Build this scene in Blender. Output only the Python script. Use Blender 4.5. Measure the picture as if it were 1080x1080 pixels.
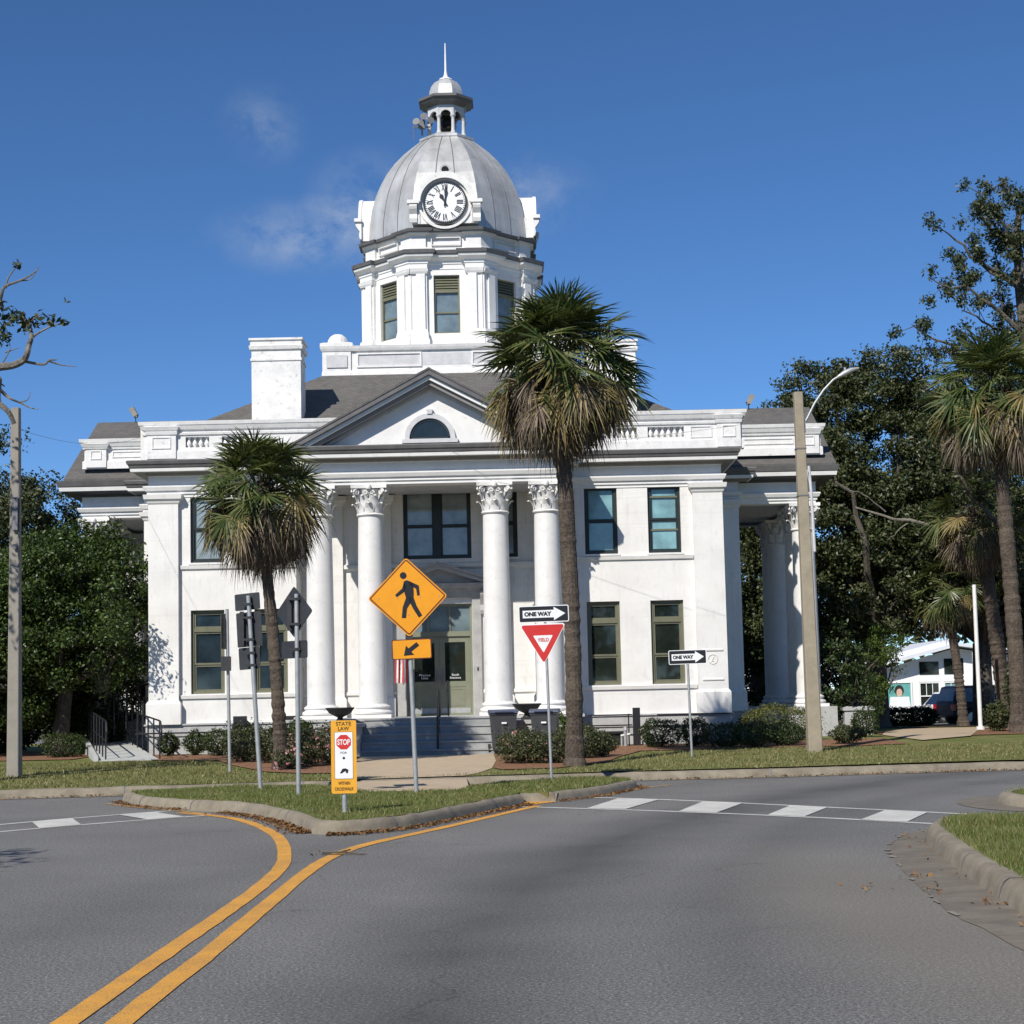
import bpy, bmesh, math, random
import numpy as np
from mathutils import Vector, Matrix
from math import radians, sin, cos, pi, sqrt, atan2, tan

for o in list(bpy.data.objects): bpy.data.objects.remove(o, do_unlink=True)
SC = bpy.context.scene
COL = SC.collection

# ------------------------------------------------------------------ camera
cd = bpy.data.cameras.new("camera")
cam = bpy.data.objects.new("camera", cd); COL.objects.link(cam)
cd.sensor_width = 36.0; cd.lens = 36.0*1700/1080; cd.shift_y = 53/1080
cd.clip_start = 0.1; cd.clip_end = 6000
cam.location = (0, 0, 1.6)
cam.matrix_world = Matrix.Translation((0, 0, 1.6)) @ Matrix.Rotation(pi/2+radians(4.86), 4, 'X') @ Matrix.Rotation(radians(-1.25), 4, 'Z')
SC.camera = cam

# ------------------------------------------------------------------ world and sun
SUN_D = Vector((0.55, 1.0, -1.0)).normalized()          # the way the light travels
W = bpy.data.worlds.new("World"); SC.world = W; W.use_nodes = True
nt = W.node_tree; nt.nodes.clear()
def N(t, tree=None, **kw):
    n = (tree or nt).nodes.new(t)
    for k, v in kw.items(): setattr(n, k, v)
    return n
sky = N('ShaderNodeTexSky', sky_type='NISHITA')
sky.sun_disc = False; sky.sun_elevation = math.asin(-SUN_D.z); sky.sun_rotation = atan2(-SUN_D.x, -SUN_D.y) % (2*pi)
sky.altitude = 1500; sky.air_density = 0.75; sky.dust_density = 0.0; sky.ozone_density = 6.0
bg = N('ShaderNodeBackground'); bg.inputs['Strength'].default_value = 0.118
out = N('ShaderNodeOutputWorld')
tc = N('ShaderNodeTexCoord')
# a few thin wisps of cloud, high and far off: noise kept to small patches of the sky
def mth(op, a, b=None, tree=None, clamp=False):
    t = tree or nt
    n = t.nodes.new('ShaderNodeMath'); n.operation = op; n.use_clamp = clamp
    for i, s in enumerate((a, b)):
        if s is None: continue
        if isinstance(s, (int, float)): n.inputs[i].default_value = s
        else: t.links.new(s, n.inputs[i])
    return n.outputs[0]
total = None
for (dx, dy, dz, sx, sz, amt) in CLOUDS if 'CLOUDS' in globals() else [
        (-0.125, 1.0, 0.294, 0.070, 0.026, 1.25), (-0.085, 1.0, 0.318, 0.045, 0.034, 1.1), (0.010, 1.0, 0.318, 0.055, 0.030, 1.0), (-0.152, 1.0, 0.368, 0.030, 0.028, .8)]:
    d = Vector((dx, dy, dz)).normalized()
    s = N('ShaderNodeVectorMath', operation='SUBTRACT'); s.inputs[1].default_value = d
    nt.links.new(tc.outputs['Generated'], s.inputs[0])
    m = N('ShaderNodeVectorMath', operation='MULTIPLY'); m.inputs[1].default_value = (1/sx, 1/0.12, 1/sz)
    nt.links.new(s.outputs[0], m.inputs[0])
    l = N('ShaderNodeVectorMath', operation='LENGTH'); nt.links.new(m.outputs[0], l.inputs[0])
    k = mth('MULTIPLY', mth('SUBTRACT', 1.0, l.outputs['Value'], clamp=True), amt)
    total = k if total is None else mth('ADD', total, k)
nz = N('ShaderNodeTexNoise'); nz.inputs['Scale'].default_value = 26; nz.inputs['Detail'].default_value = 10; nz.inputs['Roughness'].default_value = .66; nz.inputs['Distortion'].default_value = .15
mp = N('ShaderNodeMapping'); mp.inputs['Scale'].default_value = (1, 1, 1.25)
nt.links.new(tc.outputs['Generated'], mp.inputs[0]); nt.links.new(mp.outputs[0], nz.inputs['Vector'])
nzv = mth('MULTIPLY', mth('SUBTRACT', nz.outputs['Fac'], 0.38, clamp=True), 3.2, clamp=True)
cl = mth('MULTIPLY', mth('MULTIPLY', mth('POWER', total, 1.5), nzv), 0.62, clamp=True)
mx = N('ShaderNodeMixRGB'); mx.inputs['Color2'].default_value = (3.6, 4.1, 5.0, 1)
hs = N('ShaderNodeHueSaturation'); hs.inputs['Saturation'].default_value = 1.10; nt.links.new(sky.outputs[0], hs.inputs['Color'])
nt.links.new(cl, mx.inputs['Fac']); nt.links.new(hs.outputs[0], mx.inputs['Color1'])
nt.links.new(mx.outputs[0], bg.inputs['Color']); nt.links.new(bg.outputs[0], out.inputs[0])

sd = bpy.data.lights.new("sun", 'SUN'); sd.energy = 5.0; sd.angle = radians(.53); sd.color = (1, .945, .86)
sun = bpy.data.objects.new("sun", sd); COL.objects.link(sun)
sun.rotation_euler = SUN_D.to_track_quat('-Z', 'Y').to_euler(); sun.location = (-30, -40, 60)
SC.view_settings.view_transform = 'Standard'; SC.view_settings.look = 'None'
SC.view_settings.exposure = 0.12; SC.view_settings.gamma = 1; SC.view_settings.use_curve_mapping = False

# ------------------------------------------------------------------ materials
def newmat(name):
    m = bpy.data.materials.new(name); m.use_nodes = True
    t = m.node_tree; p = t.nodes['Principled BSDF']
    return m, t, p
def noise(t, scale, detail=4, rough=.55, vec=None, sc=(1, 1, 1)):
    n = t.nodes.new('ShaderNodeTexNoise'); n.inputs['Scale'].default_value = scale
    n.inputs['Detail'].default_value = detail; n.inputs['Roughness'].default_value = rough
    if vec is None:
        c = t.nodes.new('ShaderNodeTexCoord'); vec = c.outputs['Object']
    if sc != (1, 1, 1):
        mp = t.nodes.new('ShaderNodeMapping'); mp.inputs['Scale'].default_value = sc
        t.links.new(vec, mp.inputs[0]); vec = mp.outputs[0]
    t.links.new(vec, n.inputs['Vector'])
    return n.outputs['Fac']
def ramp(t, fac, stops):
    r = t.nodes.new('ShaderNodeValToRGB')
    e = r.color_ramp.elements
    while len(e) < len(stops): e.new(0.5)
    for i, (p, c) in enumerate(stops):
        e[i].position = p; e[i].color = (c[0], c[1], c[2], 1) if not isinstance(c, (int, float)) else (c, c, c, 1)
    t.links.new(fac, r.inputs[0])
    return r.outputs[0]
def mix(t, fac, a, b, mode='MIX'):
    n = t.nodes.new('ShaderNodeMixRGB'); n.blend_type = mode
    for i, s in ((0, fac), (1, a), (2, b)):
        if isinstance(s, (int, float)): n.inputs[i].default_value = s
        elif isinstance(s, tuple): n.inputs[i].default_value = (s[0], s[1], s[2], 1)
        else: t.links.new(s, n.inputs[i])
    return n.outputs[0]
def bump(t, p, h, strength=.3, dist=.02):
    b = t.nodes.new('ShaderNodeBump'); b.inputs['Strength'].default_value = strength; b.inputs['Distance'].default_value = dist
    t.links.new(h, b.inputs['Height']); t.links.new(b.outputs[0], p.inputs['Normal'])
def mat(name, col, rough=.6, var=.12, scale=3.0, metal=0, bmp=0, bscale=60, spec=None, dirt=0, sc=(1, 1, 1)):
    m, t, p = newmat(name)
    f = noise(t, scale, 6, .6, sc=sc)
    c = mix(t, ramp(t, f, [(.3, 0), (.7, 1)]), tuple(x*(1-var) for x in col), tuple(min(1, x*(1+var)) for x in col))
    if dirt:
        g = noise(t, scale*2.3, 8, .7)
        c = mix(t, ramp(t, g, [(.56, 0), (.72, dirt)]), c, tuple(x*.45 for x in col))
    t.links.new(c, p.inputs['Base Color'])
    p.inputs['Roughness'].default_value = rough; p.inputs['Metallic'].default_value = metal
    if spec is not None: p.inputs['Specular IOR Level'].default_value = spec
    if bmp: bump(t, p, noise(t, bscale, 4), bmp)
    return m
def leafmat(name, cols, trans=.25, rough=.5):
    m, t, p = newmat(name)
    g = t.nodes.new('ShaderNodeNewGeometry')
    n = len(cols)
    c = ramp(t, g.outputs['Random Per Island'], [(i/(n-1), k) for i, k in enumerate(cols)])
    t.links.new(c, p.inputs['Base Color']); p.inputs['Roughness'].default_value = rough
    p.inputs['Specular IOR Level'].default_value = .35
    tr = t.nodes.new('ShaderNodeBsdfTranslucent'); t.links.new(mix(t, 1.0, c, (1.0, 1.0, .45), 'MULTIPLY'), tr.inputs[0])
    ms = t.nodes.new('ShaderNodeMixShader'); ms.inputs[0].default_value = trans
    o = t.nodes['Material Output']
    t.links.new(p.outputs[0], ms.inputs[1]); t.links.new(tr.outputs[0], ms.inputs[2]); t.links.new(ms.outputs[0], o.inputs[0])
    return m

def wall_mat():
    # white painted brick: courses show faintly, paint weathered in patches
    m, t, p = newmat('white_painted_brick')
    c = t.nodes.new('ShaderNodeTexCoord')
    mp = t.nodes.new('ShaderNodeMapping'); mp.inputs['Rotation'].default_value = (pi/2, 0, 0)
    t.links.new(c.outputs['Object'], mp.inputs[0])
    b = t.nodes.new('ShaderNodeTexBrick'); b.inputs['Scale'].default_value = 1.0
    b.inputs['Brick Width'].default_value = .22; b.inputs['Row Height'].default_value = .075; b.inputs['Mortar Size'].default_value = .006
    b.inputs['Color1'].default_value = (.5, .5, .5, 1); b.inputs['Color2'].default_value = (.42, .42, .42, 1); b.inputs['Mortar'].default_value = (.3, .3, .3, 1)
    t.links.new(mp.outputs[0], b.inputs['Vector'])
    f = noise(t, 1.1, 7, .65); g = noise(t, 7, 8, .75, sc=(1, 1, .35))
    col = mix(t, ramp(t, f, [(.35, 0), (.7, 1)]), (.76, .75, .72), (.66, .65, .625))
    col = mix(t, ramp(t, g, [(.54, 0), (.78, .5)]), col, (.40, .38, .345))
    st = noise(t, 2.4, 7, .7, sc=(2.2, 2.2, .16))
    col = mix(t, ramp(t, st, [(.55, 0), (.75, .38)]), col, (.44, .42, .385))
    li = noise(t, 1.0, 2, .5, sc=(.25, .25, 9))
    col = mix(t, ramp(t, li, [(.60, 0), (.66, .16)]), col, (.5, .49, .47))
    t.links.new(col, p.inputs['Base Color']); p.inputs['Roughness'].default_value = .6
    hb = mix(t, .5, b.outputs['Color'], g)
    bump(t, p, hb, .22, .012)
    return m
def shingle_mat():
    m, t, p = newmat('grey_shingles')
    c = t.nodes.new('ShaderNodeTexCoord')
    b = t.nodes.new('ShaderNodeTexBrick'); b.inputs['Scale'].default_value = 1.0
    b.inputs['Brick Width'].default_value = .17; b.inputs['Row Height'].default_value = .085; b.inputs['Mortar Size'].default_value = .008
    b.inputs['Color1'].default_value = (.078, .074, .070, 1); b.inputs['Color2'].default_value = (.122, .116, .108, 1); b.inputs['Mortar'].default_value = (.06, .055, .05, 1)
    t.links.new(c.outputs['Object'], b.inputs['Vector'])
    f = noise(t, .7, 6, .6)
    col = mix(t, ramp(t, f, [(.3, 0), (.7, .55)]), b.outputs['Color'], (.13, .124, .115))
    t.links.new(col, p.inputs['Base Color']); p.inputs['Roughness'].default_value = .9
    bump(t, p, noise(t, 40, 3), .4)
    return m
def asphalt_mat():
    m, t, p = newmat('worn_asphalt')
    c = t.nodes.new('ShaderNodeTexCoord'); v = c.outputs['Object']
    fine = noise(t, 34, 5, .85, v); mid = noise(t, 34, 4, .6, v); big = noise(t, .35, 6, .6, v)
    vor = t.nodes.new('ShaderNodeTexVoronoi'); vor.inputs['Scale'].default_value = 48; t.links.new(v, vor.inputs['Vector'])
    col = ramp(t, fine, [(.34, (.066, .0655, .062)), (.5, (.150, .148, .142)), (.60, (.235, .232, .222)), (.70, (.34, .335, .32))])
    gr = noise(t, 52, 3, .85, v)
    col = mix(t, ramp(t, gr, [(.54, 0), (.64, .85)]), col, (.50, .49, .47)); col = mix(t, ramp(t, gr, [(.34, .75), (.45, 0)]), col, (.035, .035, .034))
    col = mix(t, .22, col, ramp(t, vor.outputs['Distance'], [(.0, (.28, .27, .25)), (.35, (.125, .12, .11)), (.8, (.06, .058, .053))]))
    col = mix(t, 1.0, col, ramp(t, big, [(.25, (.80, .80, .82)), (.75, (1.10, 1.10, 1.09))]), 'MULTIPLY')
    # tyre-polished lanes that follow the bend of the right-hand road
    s = t.nodes.new('ShaderNodeVectorMath'); s.operation = 'DISTANCE'; s.inputs[1].default_value = (34.0, 8.0, 0); t.links.new(v, s.inputs[0])
    wob = mth('MULTIPLY', mth('SUBTRACT', noise(t, .5, 3, .5, v), .5, t), .9, t)
    r = mth('ADD', s.outputs['Value'], wob, t)
    for rr, ww, aa in ((34.45, .85, .72), (32.75, 1.15, .36), (37.6, .9, .25)):
        band = mth('SUBTRACT', 1.0, mth('MULTIPLY', mth('ABSOLUTE', mth('SUBTRACT', r, rr, t), None, t), ww, t), t, True)
        col = mix(t, mth('MULTIPLY', mth('MULTIPLY', band, aa, t), ramp(t, noise(t, .45, 4, .6, v), [(.3, .55), (.65, 1)]), t), col, (.040, .040, .040))
    # sandy wash near the right-hand gutter
    d2 = t.nodes.new('ShaderNodeVectorMath'); d2.operation = 'MULTIPLY'; d2.inputs[1].default_value = (1, .22, 0)
    s2 = t.nodes.new('ShaderNodeVectorMath'); s2.operation = 'SUBTRACT'; s2.inputs[1].default_value = (2.9, 11.2, 0)
    t.links.new(v, s2.inputs[0]); t.links.new(s2.outputs[0], d2.inputs[0])
    l2 = t.nodes.new('ShaderNodeVectorMath'); l2.operation = 'LENGTH'; t.links.new(d2.outputs[0], l2.inputs[0])
    w2 = mth('ADD', l2.outputs['Value'], mth('MULTIPLY', mth('SUBTRACT', noise(t, 1.2, 6, .65, v, (1, 2.5, 1)), .5, t), 1.1, t), t)
    sand = mth('MULTIPLY', mth('SUBTRACT', 1.5, w2, t, True), .45, t)
    col = mix(t, sand, col, (.19, .168, .125))
    # hairline cracks and a few tar spots
    vc = t.nodes.new('ShaderNodeTexVoronoi'); vc.feature = 'DISTANCE_TO_EDGE'; vc.inputs['Scale'].default_value = .22
    nv = t.nodes.new('ShaderNodeVectorMath'); nv.operation = 'ADD'
    nn = t.nodes.new('ShaderNodeTexNoise'); nn.inputs['Scale'].default_value = 1.6; nn.inputs['Detail'].default_value = 5; t.links.new(v, nn.inputs['Vector'])
    t.links.new(v, nv.inputs[0]); t.links.new(nn.outputs['Color'], nv.inputs[1]); t.links.new(nv.outputs[0], vc.inputs['Vector'])
    ck = ramp(t, vc.outputs['Distance'], [(.0, .42), (.004, 0)])
    col = mix(t, mth('MULTIPLY', ck, mth('GREATER_THAN', noise(t, .4, 2, .5, v), .5, t), t), col, (.03, .03, .03))
    t.links.new(col, p.inputs['Base Color']); p.inputs['Roughness'].default_value = .85
    p.inputs['Specular IOR Level'].default_value = .3
    bump(t, p, mix(t, .5, fine, mid), .5, .01)
    return m
def lawn_mat(name, a, b, dry, amt):
    m, t, p = newmat(name)
    c = t.nodes.new('ShaderNodeTexCoord'); v = c.outputs['Object']
    f1 = noise(t, 60, 4, .7, v, (1, .4, 1)); f2 = noise(t, .9, 6, .65, v); f3 = noise(t, 6, 4, .6, v)
    col = mix(t, ramp(t, f1, [(.3, 0), (.7, 1)]), a, b)
    col = mix(t, ramp(t, f2, [(.42, 0), (.68, amt)]), col, dry)
    col = mix(t, ramp(t, f3, [(.55, 0), (.75, amt*.7)]), col, dry)
    t.links.new(col, p.inputs['Base Color']); p.inputs['Roughness'].default_value = .9; p.inputs['Specular IOR Level'].default_value = .1
    bump(t, p, f1, .8, .03)
    return m
def concrete_mat(name, col, stain):
    m, t, p = newmat(name)
    c = t.nodes.new('ShaderNodeTexCoord'); v = c.outputs['Object']
    f = noise(t, 3, 8, .7, v); g = noise(t, 45, 4, .7, v)
    k = mix(t, ramp(t, f, [(.35, 0), (.7, .8)]), col, stain)
    k = mix(t, ramp(t, g, [(.45, 0), (.75, .35)]), k, tuple(x*.5 for x in col))
    t.links.new(k, p.inputs['Base Color']); p.inputs['Roughness'].default_value = .9
    bump(t, p, g, .4, .01)
    return m
def paint_mat(name, col, wear):
    m, t, p = newmat(name)
    c = t.nodes.new('ShaderNodeTexCoord'); v = c.outputs['Object']
    f = noise(t, 110, 4, .75, v); g = noise(t, 2.2, 6, .6, v)
    w = mth('MULTIPLY', ramp(t, f, [(.46, 0), (.62, 1)]), ramp(t, g, [(.35, wear*.35), (.7, wear)]), t)
    k = mix(t, w, col, (.10, .098, .09)); k = mix(t, ramp(t, g, [(.35, 0), (.75, .55)]), k, tuple(x*.62+.02 for x in col))
    t.links.new(k, p.inputs['Base Color']); p.inputs['Roughness'].default_value = .75
    bump(t, p, f, .3, .005)
    return m
def glass_mat(name, col, rough=.03, ior=2.0):
    m, t, p = newmat(name)
    f = noise(t, 1.7, 4, .6)
    t.links.new(mix(t, ramp(t, f, [(.35, 0), (.65, 1)]), tuple(x*.7 for x in col), tuple(x*1.2 for x in col)), p.inputs['Base Color'])
    p.inputs['Roughness'].default_value = rough; p.inputs['IOR'].default_value = ior
    bump(t, p, noise(t, .8, 2), .03, .05)
    return m
def trunk_mat(name, a, b, s=9, z=2.0):
    m, t, p = newmat(name)
    c = t.nodes.new('ShaderNodeTexCoord'); v = c.outputs['Object']
    f = noise(t, s, 7, .7, v, (1, 1, z)); g = noise(t, 1.4, 4, .6, v)
    k = mix(t, ramp(t, f, [(.35, 0), (.66, 1)]), a, b); k = mix(t, ramp(t, g, [(.45, 0), (.75, .5)]), k, tuple(x*1.5 for x in b))
    t.links.new(k, p.inputs['Base Color']); p.inputs['Roughness'].default_value = .95
    bump(t, p, f, .9, .05)
    return m

M = dict(
    wall=wall_mat(), shingle=shingle_mat(), asphalt=asphalt_mat(),
    stucco=mat('white_stucco', (.71, .70, .68), .55, .07, 2.0, dirt=.3, bmp=.15, bscale=30),
    trim=mat('white_trim_paint', (.73, .725, .705), .5, .06, 2.5, dirt=.28, bmp=.05),
    oldtrim=mat('weathered_white_paint', (.70, .69, .67), .65, .09, 3, dirt=.6, bmp=.2, bscale=25),
    greytrim=mat('grey_roof_metal', (.115, .112, .112), .45, .2, 3, dirt=.25),
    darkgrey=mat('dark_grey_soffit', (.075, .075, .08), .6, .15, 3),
    doortrim=mat('shade_toned_door_trim', (.36, .355, .345), .6, .15, 5, dirt=.3),  # door trim darkened: the porch shade is put into its colour
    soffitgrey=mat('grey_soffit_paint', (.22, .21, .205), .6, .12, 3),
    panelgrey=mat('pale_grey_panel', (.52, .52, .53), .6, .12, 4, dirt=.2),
    stone=mat('grey_stone', (.40, .40, .39), .85, .14, 4, dirt=.4, bmp=.3, bscale=40),
    stepstone=concrete_mat('grey_step_stone', (.36, .365, .36), (.22, .225, .225)),
    dome=mat('silver_painted_metal', (.50, .50, .485), .40, .26, 1.7, metal=.35, dirt=.45, sc=(1, 1, .35), bmp=.12, bscale=9),
    domerib=mat('silver_rib_metal', (.60, .60, .60), .4, .1, 3, metal=.2),
    seam=mat('dark_lead_seam', (.15, .15, .16), .6),
    olive=mat('olive_window_paint', (.135, .135, .085), .5, .1, 6),
    darkframe=mat('dark_green_window_paint', (.018, .026, .024), .4, .1, 6),
    doorgreen=mat('sage_door_paint', (.185, .195, .135), .5, .08, 5),
    pane_low=glass_mat('dark_window_glass', (.016, .021, .017), .03, 1.6),
    pane_up=glass_mat('teal_window_glass', (.19, .345, .365), .04, 1.7),
    pane_grey=glass_mat('grey_window_glass', (.27, .325, .34), .04, 1.7),
    pane_tower=glass_mat('blue_grey_tower_glass', (.15, .20, .22), .05, 1.7),
    pane_blind=glass_mat('blue_blind_behind_glass', (.018, .030, .040), .05, 1.7),
    white=mat('white_sign_sheeting', (.78, .79, .80), .4, .03), black=mat('black_sign_ink', (.016, .017, .02), .4, .1),
    red=mat('red_sign_sheeting', (.56, .035, .03), .4, .08, 5), amber=mat('amber_sign_sheeting', (.74, .295, .002), .6, .05, 6),
    yellowsign=mat('faded_yellow_sheeting', (.74, .36, .03), .45, .06, 8), maroon=mat('dark_red_border_ink', (.10, .02, .015), .5),
    signback=mat('dull_sign_aluminium', (.040, .042, .046), .5, .2, 5, metal=.3),
    galv=mat('galvanised_steel', (.40, .41, .41), .5, .14, 9, metal=.45, dirt=.2),
    polec=concrete_mat('weathered_concrete_pole', (.34, .295, .22), (.23, .195, .14)),
    greypole=concrete_mat('grey_concrete_pole', (.30, .275, .235), (.22, .20, .17)),
    blackmetal=mat('black_iron', (.014, .014, .016), .45), chimney=mat('peeling_white_paint', (.72, .71, .69), .7, .12, 2.4, dirt=1.0, bmp=.4, bscale=14), urn=mat('black_cast_urn', (.014, .014, .014), .6),
    bin=mat('charcoal_bin_plastic', (.045, .048, .055), .5, .1, 5), binlid=mat('navy_lid_plastic', (.035, .05, .10), .5, .1, 5),
    kerb=concrete_mat('stained_kerb_concrete', (.27, .235, .175), (.11, .092, .066)),
    gutterc=concrete_mat('dirty_gutter_concrete', (.19, .165, .13), (.08, .07, .055)),
    walk=concrete_mat('tan_walk_concrete', (.47, .37, .25), (.34, .27, .19)),
    rampc=concrete_mat('pale_ramp_concrete', (.46, .47, .46), (.36, .37, .36)),
    lineY=paint_mat('yellow_road_paint', (.74, .35, .035), 1.25), lineW=paint_mat('white_road_paint', (.66, .65, .60), 1.2),
    patch=concrete_mat('pale_cement_smear', (.24, .22, .18), (.13, .12, .10)),
    lineO=paint_mat('faded_yellow_road_paint', (.48, .28, .09), 1.0),
    lawn=lawn_mat('lawn', (.09, .12, .028), (.16, .175, .055), (.27, .225, .11), .62),
    turf=lawn_mat('turf', (.065, .095, .022), (.13, .16, .04), (.22, .17, .08), .6),
    far=lawn_mat('far_ground', (.06, .075, .03), (.10, .105, .045), (.14, .11, .06), .5),
    mulch=mat('pine_bark_mulch', (.20, .098, .048), .95, .65, 9, bmp=1.0, bscale=22, dirt=.8),
    palmtrunk=trunk_mat('palm_trunk', (.024, .019, .015), (.13, .10, .075), 16, 1.2),
    bark=trunk_mat('oak_bark', (.035, .03, .024), (.12, .105, .085), 8, .6), twig=trunk_mat('pale_twig_bark', (.10, .09, .075), (.24, .22, .19), 20, .5),
    oak=leafmat('oak_leaves', [(.018, .028, .010), (.040, .056, .018), (.066, .082, .030), (.13, .135, .065)], .18, .45),
    oakdark=leafmat('dark_evergreen_leaves', [(.012, .022, .008), (.024, .042, .012), (.04, .065, .016), (.055, .085, .02)], .16, .45),
    evergreen=leafmat('evergreen_leaves', [(.013, .026, .007), (.030, .053, .012), (.056, .090, .018), (.10, .145, .03)], .2, .45),
    bright=leafmat('bright_bush_leaves', [(.05, .085, .015), (.075, .12, .02), (.11, .16, .03)], .3),
    shrub=leafmat('clipped_shrub_leaves', [(.022, .038, .010), (.04, .062, .016), (.065, .09, .022)], .2),
    azalea=leafmat('azalea_leaves', [(.028, .040, .014), (.05, .066, .022), (.085, .098, .04), (.11, .10, .05)], .22),
    hedgey=leafmat('yellow_green_hedge_leaves', [(.06, .075, .016), (.12, .13, .028), (.19, .185, .05)], .25),
    petal=leafmat('pink_petals', [(.55, .22, .24), (.62, .36, .36), (.5, .16, .2)], .2),
    frond=leafmat('palm_fronds', [(.035, .058, .016), (.062, .092, .026), (.105, .13, .042), (.17, .17, .07)], .2, .38),
    heart=mat('brown_palm_fibre', (.05, .036, .024), .95, .4, 12),
    frondold=leafmat('yellowing_fronds', [(.16, .13, .045), (.25, .19, .07), (.31, .25, .12)], .25),
    frondead=leafmat('dead_fronds', [(.075, .058, .042), (.16, .125, .09), (.26, .205, .15)], .15, .8),
    bladedry=leafmat('dry_grass_blades', [(.10, .12, .034), (.155, .165, .055), (.22, .205, .085), (.33, .27, .14)], .25),
    blade=leafmat('grass_blades', [(.085, .125, .026), (.135, .18, .04), (.19, .20, .065), (.30, .25, .13)], .3),
    dryleaf=leafmat('dry_leaves', [(.12, .055, .02), (.2, .10, .04), (.27, .16, .07)], .15, .8),
    navy=mat('dark_blue_car_paint', (.006, .007, .012), .4, spec=.25), carwhite=mat('white_car_paint', (.75, .75, .75), .25),
    cargrey=mat('grey_car_paint', (.10, .11, .12), .25), tyre=mat('tyre_rubber', (.015, .015, .015), .8), rim=mat('alloy_rim', (.4, .4, .42), .35, metal=.7),
    carglass=glass_mat('car_glass', (.012, .014, .016)), taillight=mat('red_tail_lamp', (.5, .01, .02), .2),
    clap=mat('white_clapboard', (.80, .81, .80), .6, .03), whiteroof=mat('pale_metal_roof', (.66, .68, .71), .45, .05),
    teal=mat('teal_paint', (.12, .36, .34), .6, .08), tealdark=mat('dark_teal_awning', (.03, .17, .16), .6),
    skin=mat('poster_skin_tone', (.62, .42, .32), .6), hair=mat('poster_black', (.02, .018, .018), .6),
    flagred=mat('flag_red_cloth', (.42, .03, .04), .8), flagwhite=mat('flag_white_cloth', (.72, .70, .68), .8), flagblue=mat('flag_blue_cloth', (.02, .03, .12), .8),
    bell=mat('dark_bronze', (.03, .026, .02), .5, metal=.5), interior=mat('dark_interior', (.012, .012, .012), .9),
    whitepole=mat('white_pole_paint', (.74, .74, .72), .4),
)

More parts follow.
